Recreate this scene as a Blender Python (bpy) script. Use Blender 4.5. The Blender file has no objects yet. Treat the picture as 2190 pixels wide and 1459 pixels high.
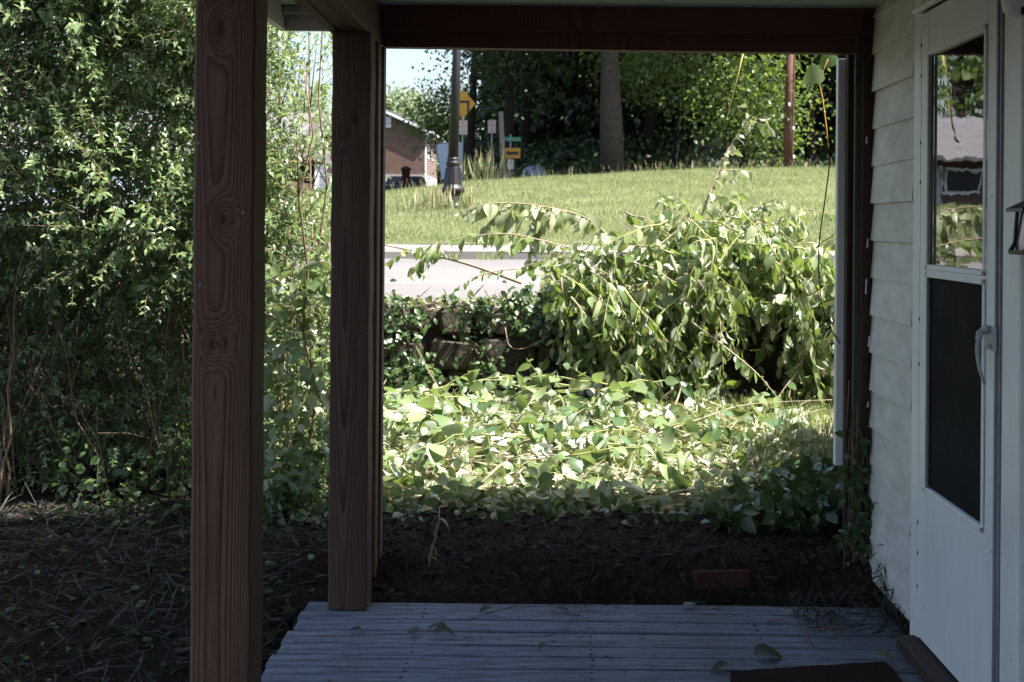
import bpy, math, random
import numpy as np
from mathutils import Vector, Matrix

R = random.Random(11)
NR = np.random.default_rng(11)
scene = bpy.context.scene
col = scene.collection
rad = math.radians

# ------------------------------------------------------------------ camera
F, CX, CY, ROLL = 3042.0, 1179.0, 481.0, 0.008      # focal length and principal point in photo pixels (2190 wide)
EYE = 1.40
cam_d = bpy.data.cameras.new('camera')
cam = bpy.data.objects.new('camera', cam_d)
col.objects.link(cam)
cam.matrix_world = Matrix.Translation((0, 0, EYE)) @ Matrix.Rotation(rad(90), 4, 'X') @ Matrix.Rotation(ROLL, 4, 'Z')
cam_d.sensor_width = 36.0
cam_d.lens = F / 2190 * 36.0
cam_d.shift_x = -(CX - 1095) / 2190
cam_d.shift_y = -(729.5 - CY) / 2190
cam_d.clip_start, cam_d.clip_end = 0.05, 2000
cam_d.dof.use_dof = True
cam_d.dof.focus_distance = 5.2
cam_d.dof.aperture_fstop = 9.0
scene.camera = cam

# ------------------------------------------------------------------ light
SUN_EL, SUN_AZ = 56.0, 107.0                            # azimuth: degrees to the right of straight ahead
world = bpy.data.worlds.new('World')
scene.world = world
world.use_nodes = True
wn = world.node_tree.nodes
sky = wn.new('ShaderNodeTexSky')
sky.sky_type = 'NISHITA'
sky.sun_disc = False
sky.sun_elevation = rad(SUN_EL)
sky.sun_rotation = rad(SUN_AZ)
sky.air_density, sky.dust_density, sky.ozone_density = 1.0, 3.5, 1.0
bg = wn['Background']
bg.inputs['Strength'].default_value = 0.088
world.node_tree.links.new(sky.outputs[0], bg.inputs[0])
sun_d = bpy.data.lights.new('sun', 'SUN')
sun_d.energy, sun_d.angle, sun_d.color = 5.0, rad(0.53), (1.0, 0.96, 0.90)
sun = bpy.data.objects.new('sun', sun_d)
col.objects.link(sun)
SV = Vector((math.sin(rad(SUN_AZ)) * math.cos(rad(SUN_EL)), math.cos(rad(SUN_AZ)) * math.cos(rad(SUN_EL)), math.sin(rad(SUN_EL))))
sun.rotation_euler = SV.to_track_quat('Z', 'Y').to_euler()
sun.location = (20, 10, 40)
vs = scene.view_settings
vs.view_transform, vs.look, vs.exposure, vs.gamma = 'Standard', 'None', 2.05, 1.0
vs.use_curve_mapping = False
scene.cycles.use_denoising = True
scene.cycles.max_bounces = 8
scene.cycles.diffuse_bounces = 4
scene.cycles.glossy_bounces = 3
scene.cycles.transmission_bounces = 4
scene.cycles.transparent_max_bounces = 6

# ------------------------------------------------------------------ pixel -> place
def ideal(px, py):
    x, y = px - CX, py - CY
    return x + ROLL * y, y - ROLL * x
def P(px, py, d):
    x, y = ideal(px, py)
    return Vector((x / F * d, d, EYE - y / F * d))
def PX(px, py, X):                                     # on the plane x = X
    x, y = ideal(px, py)
    d = X * F / x
    return Vector((X, d, EYE - y / F * d))

# ------------------------------------------------------------------ node helpers
class E:
    """a value in a node tree; operators add Math nodes"""
    def __init__(s, nt, sock): s.nt, s.s = nt, sock
    def op(s, name, *others, clamp=False):
        n = s.nt.nodes.new('ShaderNodeMath'); n.operation = name; n.use_clamp = clamp
        for i, v in enumerate((s,) + others):
            if isinstance(v, E): s.nt.links.new(v.s, n.inputs[i])
            else: n.inputs[i].default_value = float(v)
        return E(s.nt, n.outputs[0])
    def __add__(s, o): return s.op('ADD', o)
    __radd__ = __add__
    def __sub__(s, o): return s.op('SUBTRACT', o)
    def __mul__(s, o): return s.op('MULTIPLY', o)
    __rmul__ = __mul__
    def __truediv__(s, o): return s.op('DIVIDE', o)
    def exp(s): return s.op('EXPONENT')
    def fract(s): return s.op('FRACT')
    def pow(s, p): return s.op('POWER', p)
    def clamp(s): return s.op('ADD', 0.0, clamp=True)
    def sin(s): return s.op('SINE')
    def abs(s): return s.op('ABSOLUTE')
    def gt(s, v): return s.op('GREATER_THAN', v)

class M:
    """small material builder"""
    def __init__(s, name):
        s.m = bpy.data.materials.new(name); s.m.use_nodes = True
        s.nt = s.m.node_tree; s.b = s.nt.nodes['Principled BSDF']; s.out = s.nt.nodes['Material Output']
    def coords(s, kind='Object'):
        n = s.nt.nodes.new('ShaderNodeTexCoord'); return n.outputs[kind]
    def xyz(s, kind='Object'):
        n = s.nt.nodes.new('ShaderNodeSeparateXYZ'); s.nt.links.new(s.coords(kind), n.inputs[0])
        return [E(s.nt, n.outputs[i]) for i in range(3)]
    def scaled(s, vec, sc):
        n = s.nt.nodes.new('ShaderNodeMapping'); s.nt.links.new(vec, n.inputs[0]); n.inputs['Scale'].default_value = sc
        return n.outputs[0]
    def noise(s, vec, scale=5, detail=4, rough=0.6, dist=0.0, sc=None):
        if sc: vec = s.scaled(vec, sc)
        n = s.nt.nodes.new('ShaderNodeTexNoise'); s.nt.links.new(vec, n.inputs['Vector'])
        n.inputs['Scale'].default_value = scale; n.inputs['Detail'].default_value = detail
        n.inputs['Roughness'].default_value = rough; n.inputs['Distortion'].default_value = dist
        return E(s.nt, n.outputs[0])
    def ramp(s, fac, stops, interp='LINEAR'):
        n = s.nt.nodes.new('ShaderNodeValToRGB'); s.nt.links.new(fac.s, n.inputs[0])
        cr = n.color_ramp; cr.interpolation = interp
        while len(cr.elements) < len(stops): cr.elements.new(0.5)
        for e, (p, c) in zip(cr.elements, stops):
            e.position = p; e.color = (*c, 1) if len(c) == 3 else c
        return n.outputs[0]
    def mix(s, fac, a, b, kind='MIX'):
        n = s.nt.nodes.new('ShaderNodeMix'); n.data_type = 'RGBA'; n.blend_type = kind
        for sock, v in ((n.inputs[0], fac), (n.inputs[6], a), (n.inputs[7], b)):
            if isinstance(v, E): s.nt.links.new(v.s, sock)
            elif isinstance(v, (int, float)): sock.default_value = v
            elif isinstance(v, tuple): sock.default_value = (*v, 1)
            else: s.nt.links.new(v, sock)
        return n.outputs[2]
    def base(s, c):
        if isinstance(c, tuple): s.b.inputs['Base Color'].default_value = (*c, 1)
        else: s.nt.links.new(c, s.b.inputs['Base Color'])
        return s
    def rough(s, v, spec=None, metal=None):
        if isinstance(v, E): s.nt.links.new(v.s, s.b.inputs['Roughness'])
        else: s.b.inputs['Roughness'].default_value = v
        if spec is not None: s.b.inputs['Specular IOR Level'].default_value = spec
        if metal is not None: s.b.inputs['Metallic'].default_value = metal
        return s
    def bump(s, h, strength=0.4, dist=0.01):
        n = s.nt.nodes.new('ShaderNodeBump'); n.inputs['Strength'].default_value = strength; n.inputs['Distance'].default_value = dist
        s.nt.links.new(h.s, n.inputs['Height']); s.nt.links.new(n.outputs[0], s.b.inputs['Normal'])
        return s

def wood(name, dark, mid, light, knots=(), half=0.07, seed=0.0, freq=3.4, scale=1.0, rough=0.75, ucoef=1.5, wc=2.6, vz=0.0):
    m = M(name)
    x, y, z = m.xyz()
    v = m.coords()
    u = x / half
    warp = m.noise(v, 1.4, 2, 0.5, sc=(3, 3, 0.45))
    f = (u - 0.1) * (u - 0.1) * ucoef * 0.7 + u * 1.0 + warp * wc + (y / half) * 1.7 + seed + (z * 2.3 + seed * 5).sin() * vz
    for (ku, kz, su, sz, a) in knots:
        du = (u - ku) / su; dz = (z - kz) / sz
        f = f + ((du * du + dz * dz) * -1.0).exp() * a
    fine = m.noise(v, 30, 4, 0.6, sc=(6, 6, 0.35))
    ring = (f * freq + fine * 0.25).fract()
    late = ring.pow(2.2)
    big = m.noise(v, 2.5, 3, 0.6, sc=(2, 2, 0.7))
    c = m.ramp(late, [(0.0, light), (0.45, mid), (1.0, dark)])
    c = m.mix((fine * 1.2 - 0.25).clamp(), c, dark)
    c2 = m.mix((big * 1.6 - 0.5).clamp(), c, mid)
    for (ku, kz, su, sz, a) in knots:
        if a < 1.2: continue
        du = (u - ku) / (su * 0.32); dz = (z - kz) / (sz * 0.32)
        c2 = m.mix(((du * du + dz * dz) * -1.0).exp() * 0.8, c2, tuple(d * 0.55 for d in dark))
    m.base(c2).rough(rough, 0.25)
    m.bump(late * -0.6 + fine * 0.5, 0.5, 0.004)
    return m.m

def leafmat(name, cols, under, trans, tfac=0.32, rough=0.42, per='island', spec=0.45):
    m = M(name); nt = m.nt
    if per == 'island':
        g = nt.nodes.new('ShaderNodeNewGeometry'); r = E(nt, g.outputs['Random Per Island'])
    else:
        o = nt.nodes.new('ShaderNodeObjectInfo'); r = E(nt, o.outputs['Random']); g = nt.nodes.new('ShaderNodeNewGeometry')
    top = m.ramp(r, [(i / (len(cols) - 1), c) for i, c in enumerate(cols)])
    v = m.coords('Object')
    mott = m.noise(v, 35, 3, 0.6)
    top = m.mix((mott - 0.45).clamp() * 0.8, top, tuple(x * 1.6 for x in cols[-1]))
    c = m.mix(E(nt, g.outputs['Backfacing']), top, under)
    m.base(c).rough(rough, spec)
    t = nt.nodes.new('ShaderNodeBsdfTranslucent'); t.inputs[0].default_value = (*trans, 1)
    mx = nt.nodes.new('ShaderNodeMixShader'); mx.inputs[0].default_value = tfac
    nt.links.new(m.b.outputs[0], mx.inputs[1]); nt.links.new(t.outputs[0], mx.inputs[2]); nt.links.new(mx.outputs[0], m.out.inputs[0])
    return m.m

def plain(name, c, rough=0.6, spec=0.4, metal=0.0, var=0.25, scale=8, bump=0.0):
    m = M(name)
    n = m.noise(m.coords(), scale, 5, 0.65)
    m.base(m.ramp(n, [(0.25, tuple(x * (1 - var) for x in c)), (0.75, tuple(min(1, x * (1 + var)) for x in c))])).rough(rough, spec, metal)
    if bump: m.bump(n, bump, 0.01)
    return m.m

# ------------------------------------------------------------------ mesh helpers
class MB:
    def __init__(s): s.v, s.f = [], []
    def add(s, vs, fs):
        o = len(s.v); s.v += [tuple(v) for v in vs]; s.f += [tuple(i + o for i in f) for f in fs]
        return s
    def box(s, x0, x1, y0, y1, z0, z1, bev=0.0, mat=None):
        if bev <= 0:
            vs = [(x, y, z) for x in (x0, x1) for y in (y0, y1) for z in (z0, z1)]
            fs = [(0, 1, 3, 2), (4, 6, 7, 5), (0, 4, 5, 1), (2, 3, 7, 6), (0, 2, 6, 4), (1, 5, 7, 3)]
        else:
            b = bev; vs = []; idx = {}
            X, Y, Z = (x0, x1), (y0, y1), (z0, z1)
            for i in (0, 1):
                for j in (0, 1):
                    for k in (0, 1):
                        sx, sy, sz = (1 - 2 * i) * b, (1 - 2 * j) * b, (1 - 2 * k) * b
                        idx[i, j, k, 0] = len(vs); vs.append((X[i], Y[j] + sy, Z[k] + sz))
                        idx[i, j, k, 1] = len(vs); vs.append((X[i] + sx, Y[j], Z[k] + sz))
                        idx[i, j, k, 2] = len(vs); vs.append((X[i] + sx, Y[j] + sy, Z[k]))
            fs = []
            I = lambda i, j, k, a: idx[i, j, k, a]
            for i in (0, 1):
                fs.append((I(i,0,0,0), I(i,1,0,0), I(i,1,1,0), I(i,0,1,0)))
                fs.append((I(0,i,0,1), I(1,i,0,1), I(1,i,1,1), I(0,i,1,1)))
                fs.append((I(0,0,i,2), I(1,0,i,2), I(1,1,i,2), I(0,1,i,2)))
                for j in (0, 1):
                    fs.append((I(i,j,0,0), I(i,j,1,0), I(i,j,1,1), I(i,j,0,1)))
                    fs.append((I(i,0,j,0), I(i,1,j,0), I(i,1,j,2), I(i,0,j,2)))
                    fs.append((I(0,i,j,1), I(1,i,j,1), I(1,i,j,2), I(0,i,j,2)))
                    for k in (0, 1): fs.append((I(i,j,k,0), I(i,j,k,1), I(i,j,k,2)))
        if mat is not None: vs = [mat @ Vector(v) for v in vs]
        return s.add(vs, fs)
    def tube(s, pts, r, n=6, cap=True):
        pts = [Vector(p) for p in pts]
        if not hasattr(r, '__len__'): r = [r] * len(pts)
        rings = []; vs = []
        ref = Vector((0.13, 0.31, 0.94))
        for i, p in enumerate(pts):
            t = (pts[min(i + 1, len(pts) - 1)] - pts[max(i - 1, 0)]).normalized()
            a = t.cross(ref)
            if a.length < 0.05: a = t.cross(Vector((1, 0, 0)))
            a.normalize(); b = t.cross(a)
            for k in range(n):
                th = 2 * math.pi * k / n
                vs.append(p + (a * math.cos(th) + b * math.sin(th)) * r[i])
        fs = [(i * n + k, i * n + (k + 1) % n, (i + 1) * n + (k + 1) % n, (i + 1) * n + k) for i in range(len(pts) - 1) for k in range(n)]
        if cap: fs += [tuple(range(n)), tuple(range((len(pts) - 1) * n, len(pts) * n))[::-1]]
        return s.add(vs, fs)
    def lathe(s, c, prof, n=20, sq=False):
        c = Vector(c); vs = []
        for (r, z) in prof:
            for k in range(n):
                th = 2 * math.pi * (k + 0.5) / n
                vs.append((c.x + r * math.cos(th), c.y + r * math.sin(th), c.z + z))
        m = len(prof)
        fs = [(i * n + k, i * n + (k + 1) % n, (i + 1) * n + (k + 1) % n, (i + 1) * n + k) for i in range(m - 1) for k in range(n)]
        fs += [tuple(range(n))[::-1], tuple(range((m - 1) * n, m * n))]
        return s.add(vs, fs)
    def prism(s, poly, axis, a0, a1):                  # poly in the two other axes
        n = len(poly)
        def mk(p, a): return {'x': (a, p[0], p[1]), 'y': (p[0], a, p[1]), 'z': (p[0], p[1], a)}[axis]
        vs = [mk(p, a0) for p in poly] + [mk(p, a1) for p in poly]
        fs = [tuple(range(n)), tuple(range(n, 2 * n))[::-1]] + [(i, i + n, (i + 1) % n + n, (i + 1) % n) for i in range(n)]
        return s.add(vs, fs)

def wloc(o):
    v = Vector((0, 0, 0))
    while o is not None: v += o.location; o = o.parent
    return v
def tag(o, label=None, cat=None, group=None, kind=None):
    if label: o['label'] = label
    if cat: o['category'] = cat
    if group: o['group'] = group
    if kind: o['kind'] = kind
    return o
def empty(name, loc, label, cat, group=None):
    o = bpy.data.objects.new(name, None); col.objects.link(o); o.location = loc
    o.empty_display_size = 0.1
    return tag(o, label, cat, group)
def mesh_of(name, vs, fs, mat, smooth=False):
    me = bpy.data.meshes.new(name); me.from_pydata(vs, [], fs)
    if mat: me.materials.append(mat)
    if smooth: me.polygons.foreach_set('use_smooth', [True] * len(me.polygons))
    return me
def fixn(me):
    import bmesh
    b = bmesh.new(); b.from_mesh(me); bmesh.ops.recalc_face_normals(b, faces=b.faces); b.to_mesh(me); b.free()
def build(name, mb, mat, parent=None, smooth=False, label=None, cat=None, group=None, kind=None, origin=None, norm=True):
    """one mesh object from world coordinates"""
    base = wloc(parent) if parent else Vector((0, 0, 0))
    org = Vector(origin) if origin is not None else base
    me = mesh_of(name, [(v[0] - org.x, v[1] - org.y, v[2] - org.z) for v in mb.v], mb.f, mat, smooth)
    if norm: fixn(me)
    o = bpy.data.objects.new(name, me); col.objects.link(o)
    o.parent = parent; o.location = org - base
    return tag(o, label, cat, group, kind)
def npmesh(name, V, Fq, mat, parent=None, kind='stuff', label=None, cat=None, smooth=True):
    """one mesh object from arrays: V (n,3) world, Fq (m,k) faces of k corners"""
    base = np.array(wloc(parent)) if parent else np.zeros(3)
    V = np.asarray(V, dtype=np.float32) - base.astype(np.float32)
    me = bpy.data.meshes.new(name)
    m, k = Fq.shape
    me.vertices.add(len(V)); me.vertices.foreach_set('co', V.ravel())
    me.loops.add(m * k); me.loops.foreach_set('vertex_index', Fq.astype(np.int32).ravel())
    me.polygons.add(m); me.polygons.foreach_set('loop_start', np.arange(0, m * k, k, dtype=np.int32))
    me.polygons.foreach_set('use_smooth', np.full(m, smooth))
    me.update(calc_edges=True); me.materials.append(mat)
    o = bpy.data.objects.new(name, me); col.objects.link(o); o.parent = parent
    return tag(o, label, cat, None, kind)

def smooth_path(ctrl, n=12):
    c = [Vector(p) for p in ctrl]; c = [c[0] * 2 - c[1]] + c + [c[-1] * 2 - c[-2]]
    out = []
    for s in range(1, len(c) - 2):
        for k in range(n):
            t = k / n
            p0, p1, p2, p3 = c[s - 1], c[s], c[s + 1], c[s + 2]
            out.append(0.5 * ((2 * p1) + (p2 - p0) * t + (2 * p0 - 5 * p1 + 4 * p2 - p3) * t * t + (3 * p1 - p0 - 3 * p2 + p3) * t ** 3))
    out.append(c[-2]); return out
# ---- leaves
def leaf_template(L=1.0, W=0.5, fold=0.25, curl=0.25, n=4, wide=0.85, twist=0.0):
    """a leaf along +x, upper side +z; quads"""
    V, Fq = [], []
    for i in range(n + 1):
        t = i / n
        w = W * 0.5 * (math.sin(math.pi * min(1, t ** wide)) ** 0.85 if 0 < t < 1 else 0.02)
        a = curl * t * 1.6
        x = L * (math.sin(a) / a if a > 1e-4 else 1) * t
        z = -L * t * a * 0.5
        tw = twist * (t - 0.3)
        for sgn in (-1, 0, 1):
            yy = sgn * w * math.cos(fold); zz = abs(sgn) * w * math.sin(fold)
            V.append((x, yy * math.cos(tw) - zz * math.sin(tw), z + yy * math.sin(tw) + zz * math.cos(tw)))
    for i in range(n):
        for j in (0, 1):
            a = i * 3 + j
            Fq.append((a, a + 3, a + 4, a + 1))
    return np.array(V), np.array(Fq)
def frames(dirs, nrm):
    x = dirs / np.linalg.norm(dirs, axis=1, keepdims=True)
    z = nrm - (nrm * x).sum(1, keepdims=True) * x
    z /= np.linalg.norm(z, axis=1, keepdims=True) + 1e-9
    y = np.cross(z, x)
    return np.stack([x, y, z], axis=2)                 # columns
def scatter(name, tmpl, pos, dirs, nrm, size, mat, parent=None, **kw):
    V0, F0 = tmpl
    Rm = frames(dirs, nrm)
    V = np.einsum('nij,vj->nvi', Rm, V0) * size[:, None, None] + pos[:, None, :]
    n, nv = len(pos), len(V0)
    Fa = (F0[None] + (np.arange(n) * nv)[:, None, None]).reshape(-1, F0.shape[1])
    return npmesh(name, V.reshape(-1, 3), Fa, mat, parent, **kw)
def rnd_unit(n):
    v = NR.normal(size=(n, 3)); return v / np.linalg.norm(v, axis=1, keepdims=True)

T_SMALL = leaf_template(1, 0.46, 0.3, 0.3, 2)
T_MED = leaf_template(1, 0.6, 0.22, 0.35, 3)
T_QUAD = (np.array([(0, 0, 0), (0.45, -0.32, 0.06), (1, 0, -0.1), (0.45, 0.32, 0.06)]), np.array([(0, 1, 2, 3)]))
T_BLADE = (np.array([(0, -0.035, 0), (0, 0.035, 0), (0.6, 0.02, 0.03), (1.0, 0.0, -0.05)]), np.array([(0, 1, 2, 3)]))

T_STALK = (T_BLADE[0] * [1, 0.4, 1], T_BLADE[1])
# ------------------------------------------------------------------ materials
MAT = {}
MAT['post_a'] = wood('rough brown post wood', (0.036, 0.017, 0.009), (0.140, 0.074, 0.043), (0.25, 0.145, 0.090),
    knots=[(-0.12, 1.84, 0.34, 0.060, 1.3), (-0.02, 1.405, 0.30, 0.045, 1.3), (0.34, 1.40, 0.16, 0.024, 1.2),
           (-0.34, 1.115, 0.28, 0.045, 1.4), (0.10, 1.12, 0.28, 0.045, 1.3)], freq=4.2, ucoef=2.2, wc=0.8, vz=0.3)
MAT['post_b'] = wood('dark brown post wood', (0.036, 0.018, 0.011), (0.098, 0.055, 0.035), (0.16, 0.094, 0.062),
    knots=[(0.3, 1.77, 0.35, 0.05, 1.4), (-0.1, 1.72, 0.3, 0.04, 1.3), (0.4, 0.98, 0.22, 0.03, 1.3), ], seed=0.37, freq=4.6, ucoef=2.2, wc=0.7, vz=0.25)
MAT['beam'] = wood('stained beam wood', (0.070, 0.027, 0.018), (0.125, 0.050, 0.034), (0.165, 0.070, 0.050), seed=0.2, freq=1.3, half=0.1)
MAT['beam_raw'] = wood('raw beam wood', (0.05, 0.026, 0.015), (0.11, 0.058, 0.034), (0.17, 0.095, 0.058), seed=0.6, freq=1.5, half=0.12)
MAT['frame_brown'] = wood('painted brown frame wood', (0.026, 0.015, 0.012), (0.052, 0.031, 0.024), (0.075, 0.046, 0.037), seed=0.8, freq=1.2)
MAT['frame_grey'] = wood('weathered frame strip wood', (0.045, 0.034, 0.027), (0.10, 0.080, 0.064), (0.15, 0.125, 0.10), seed=0.4, freq=3)
def deckmat():
    m = M('worn grey deck paint'); v = m.coords()
    ln = m.noise(v, 9, 6, 0.7, sc=(0.5, 6, 6)); bl = m.noise(v, 3.2, 5, 0.65); sp = m.noise(v, 55, 3, 0.6)
    o = m.nt.nodes.new('ShaderNodeObjectInfo'); r = E(m.nt, o.outputs['Random'])
    c = m.ramp(ln, [(0.34, (0.050, 0.056, 0.068)), (0.50, (0.15, 0.168, 0.205)), (0.68, (0.27, 0.292, 0.335))])
    x, y, z = m.xyz()
    c = m.mix((bl * 2.6 - 1.15 + x * 0.18).clamp() * 0.85, c, (0.095, 0.082, 0.085))
    c = m.mix((sp * 6 - 3.7).clamp(), c, (0.04, 0.034, 0.034))
    wr = m.noise(v, 7, 6, 0.75, sc=(0.6, 3, 3))
    c = m.mix((wr * 5 - 2.9).clamp() * 0.7, c, (0.075, 0.066, 0.068))
    c = m.mix(r * 0.35, c, (0.13, 0.15, 0.20))
    m.base(c).rough(0.75, 0.2); m.bump(ln + sp * 0.4 + wr * 0.6, 0.6, 0.005)
    return m.m
MAT['deck'] = deckmat()
def siding():
    m = M('dirty white siding paint'); v = m.coords(); x, y, z = m.xyz()
    st = m.noise(v, 11, 7, 0.75, sc=(1, 0.5, 1.5)); sp = m.noise(v, 60, 3, 0.6); bl = m.noise(v, 3, 4, 0.6)
    c = m.ramp(bl, [(0.3, (0.62, 0.585, 0.545)), (0.7, (0.80, 0.77, 0.74))])
    c = m.mix((st * 3.0 - 1.2).clamp() * 0.5, c, (0.30, 0.285, 0.25))
    pe = m.noise(v, 14, 6, 0.75, sc=(1, 0.6, 1.6))
    c = m.mix((pe * 14 - 9.6).clamp() * 0.7, c, (0.20, 0.18, 0.155))
    c = m.mix((sp * 8 - 5.5).clamp(), c, (0.12, 0.10, 0.09))
    m.base(c).rough(0.6, 0.3); m.bump(sp + st, 0.25, 0.002)
    return m.m
MAT['siding'] = siding()
def whitepaint(name, c=(0.74, 0.74, 0.74), dirt=(0.42, 0.39, 0.34), amt=0.35, rough=0.45):
    m = M(name); v = m.coords()
    st = m.noise(v, 3, 5, 0.7, sc=(2, 2, 0.8)); sp = m.noise(v, 70, 2, 0.5)
    k = m.mix((st * 2.2 - 1.0).clamp() * amt, c, dirt)
    k = m.mix((sp * 9 - 6.4).clamp() * 0.8, k, (0.14, 0.12, 0.10))
    m.base(k).rough(rough, 0.4); m.bump(st * 0.5 + sp, 0.12, 0.0015)
    return m.m
MAT['white'] = whitepaint('white door paint', (0.80, 0.80, 0.80))
MAT['white_trim'] = whitepaint('white trim paint', (0.80, 0.81, 0.79), amt=0.4)
MAT['soffit'] = whitepaint('pale green soffit paint', (0.42, 0.50, 0.43), (0.25, 0.28, 0.22), 0.5)
MAT['fascia'] = whitepaint('white fascia paint', (0.70, 0.70, 0.66), amt=0.4)
MAT['handle'] = plain('grey handle plastic', (0.36, 0.37, 0.39), 0.4, 0.5, var=0.1)
MAT['seam'] = plain('dark rubber seam', (0.03, 0.03, 0.032), 0.7)
MAT['groove'] = plain('grey groove', (0.22, 0.22, 0.24), 0.6)
MAT['black_metal'] = plain('black painted metal', (0.012, 0.012, 0.014), 0.42, 0.3, var=0.2)
MAT['rust'] = plain('rusty iron', (0.12, 0.045, 0.02), 0.8)
def screenmat():
    m = M('dark screen mesh'); v = m.coords()
    n = m.noise(v, 5, 4, 0.6); w = m.noise(v, 700, 1, 0.5)
    c = m.ramp(n, [(0.3, (0.012, 0.011, 0.011)), (0.8, (0.034, 0.031, 0.028))])
    c = m.mix((w - 0.4).clamp(), c, (0.05, 0.046, 0.042))
    m.base(c).rough(0.9, 0.04); m.bump(n, 0.2, 0.01)
    return m.m
MAT['screen'] = screenmat()
def glassmat():
    m = M('old wavy door glass'); v = m.coords()
    w = m.noise(v, 3.0, 2, 0.4, 0.3, sc=(1, 1.6, 2.4))
    m.base((0.012, 0.012, 0.013)).rough(0.015, 1.0); m.b.inputs['IOR'].default_value = 2.3
    m.bump(w, 0.10, 0.006)
    return m.m
MAT['glass'] = glassmat()
MAT['lantern_glass'] = plain('smoky lantern glass', (0.10, 0.10, 0.11), 0.12, 0.8)
def dirtmat(name, a, b, c, scale=6):
    m = M(name); v = m.coords()
    n = m.noise(v, scale, 7, 0.7); s2 = m.noise(v, 45, 4, 0.7); s3 = m.noise(v, 1.3, 3, 0.5)
    k = m.ramp(n, [(0.3, a), (0.55, b), (0.75, c)])
    k = m.mix((s2 * 2.2 - 1.0).clamp(), k, tuple(x * 0.5 for x in a))
    k = m.mix((s3 * 2 - 0.8).clamp() * 0.5, k, b)
    m.base(k).rough(0.95, 0.1); m.bump(n + s2 * 0.5, 0.9, 0.03)
    return m.m
MAT['dirt'] = dirtmat('brown yard soil', (0.012, 0.009, 0.008), (0.026, 0.019, 0.016), (0.055, 0.041, 0.034), 14)  # soil colour, lowered further to deepen the shade on the ground
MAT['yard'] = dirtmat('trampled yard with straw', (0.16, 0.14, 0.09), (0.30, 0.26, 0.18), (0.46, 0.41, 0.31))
MAT['lawn'] = dirtmat('sunlit lawn turf', (0.08, 0.095, 0.04), (0.125, 0.145, 0.065), (0.19, 0.20, 0.11), 0.9)
MAT['wood_floor'] = dirtmat('forest floor', (0.02, 0.018, 0.010), (0.035, 0.032, 0.016), (0.05, 0.05, 0.02), 1)
def roadmat(name, a, b):
    m = M(name); v = m.coords()
    n = m.noise(v, 0.5, 4, 0.6, sc=(0.5, 1.5, 1)); s2 = m.noise(v, 160, 3, 0.7); cr = m.noise(v, 2.2, 6, 0.7)
    k = m.ramp(n, [(0.3, a), (0.7, b)])
    k = m.mix((s2 * 2 - 0.8).clamp() * 0.5, k, tuple(x * 0.55 for x in a))
    k = m.mix((cr * 5 - 3.1).clamp() * 0.35, k, tuple(x * 0.6 for x in a))
    m.base(k).rough(0.85, 0.25); m.bump(s2, 0.3, 0.004)
    return m.m
MAT['road'] = roadmat('pale worn road', (0.118, 0.111, 0.109), (0.155, 0.147, 0.144))
MAT['concrete'] = roadmat('old concrete', (0.155, 0.145, 0.133), (0.21, 0.198, 0.182))
MAT['stone'] = dirtmat('weathered wall stone', (0.040, 0.034, 0.028), (0.085, 0.072, 0.058), (0.15, 0.128, 0.105), 9)
MAT['mortar'] = dirtmat('dark wall core', (0.035, 0.03, 0.024), (0.06, 0.05, 0.04), (0.09, 0.076, 0.06))
def brickmat():
    m = M('red brick courses'); n = m.nt.nodes.new('ShaderNodeTexBrick')
    g = m.nt.nodes.new('ShaderNodeMapping'); m.nt.links.new(m.coords('Object'), g.inputs[0]); g.inputs['Rotation'].default_value = (rad(90), 0, 0)
    m.nt.links.new(g.outputs[0], n.inputs[0])
    n.inputs['Color1'].default_value = (0.085, 0.047, 0.036, 1); n.inputs['Color2'].default_value = (0.115, 0.066, 0.05, 1); n.inputs['Mortar'].default_value = (0.17, 0.14, 0.12, 1)
    n.inputs['Scale'].default_value = 1; n.inputs['Brick Width'].default_value = 0.3; n.inputs['Row Height'].default_value = 0.1; n.inputs['Mortar Size'].default_value = 0.012
    v = m.noise(m.coords(), 1.5, 4, 0.6)
    m.base(m.mix((v - 0.3).clamp(), n.outputs[0], (0.075, 0.042, 0.032))).rough(0.9, 0.2)
    return m.m
MAT['brick'] = brickmat()
MAT['brick_piece'] = plain('red clay brick', (0.052, 0.020, 0.016), 0.9, 0.2, var=0.4, scale=20, bump=0.4)
MAT['roof'] = plain('grey roof shingles', (0.13, 0.124, 0.135), 0.9, 0.2, scale=3)
MAT['foundation'] = plain('pale foundation block', (0.27, 0.25, 0.25), 0.9, 0.2)
MAT['house_white'] = plain('white house trim', (0.72, 0.73, 0.74), 0.6)
MAT['win_dark'] = plain('dark window glass', (0.012, 0.013, 0.015), 0.4, 0.3)
MAT['grey_panel'] = plain('grey garage door paint', (0.45, 0.46, 0.50), 0.6)
MAT['bluewhite'] = plain('pale blue-white painted panel', (0.60, 0.68, 0.82), 0.5, var=0.05, scale=3)
MAT['bluedark'] = plain('blue-grey panel edge', (0.12, 0.19, 0.30), 0.5)
MAT['tarp_blue'] = plain('faded blue tarp', (0.12, 0.18, 0.26), 0.6, var=0.15)
MAT['yellow_sign'] = plain('amber sign sheeting', (0.36, 0.18, 0.015), 0.5, var=0.06)
MAT['sign_black'] = plain('black sign print', (0.015, 0.014, 0.014), 0.6)
MAT['sign_white'] = plain('white sign sheeting', (0.33, 0.31, 0.31), 0.5, var=0.06)
MAT['sign_red'] = plain('red sign print', (0.45, 0.05, 0.04), 0.6)
MAT['sign_green'] = plain('green sign sheeting', (0.01, 0.13, 0.09), 0.5)
MAT['galv'] = plain('galvanised steel', (0.22, 0.23, 0.24), 0.5, 0.5, 0.6)
MAT['timber'] = plain('grey weathered timber pole', (0.13, 0.11, 0.10), 0.9, 0.2, var=0.35, scale=6)
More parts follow.
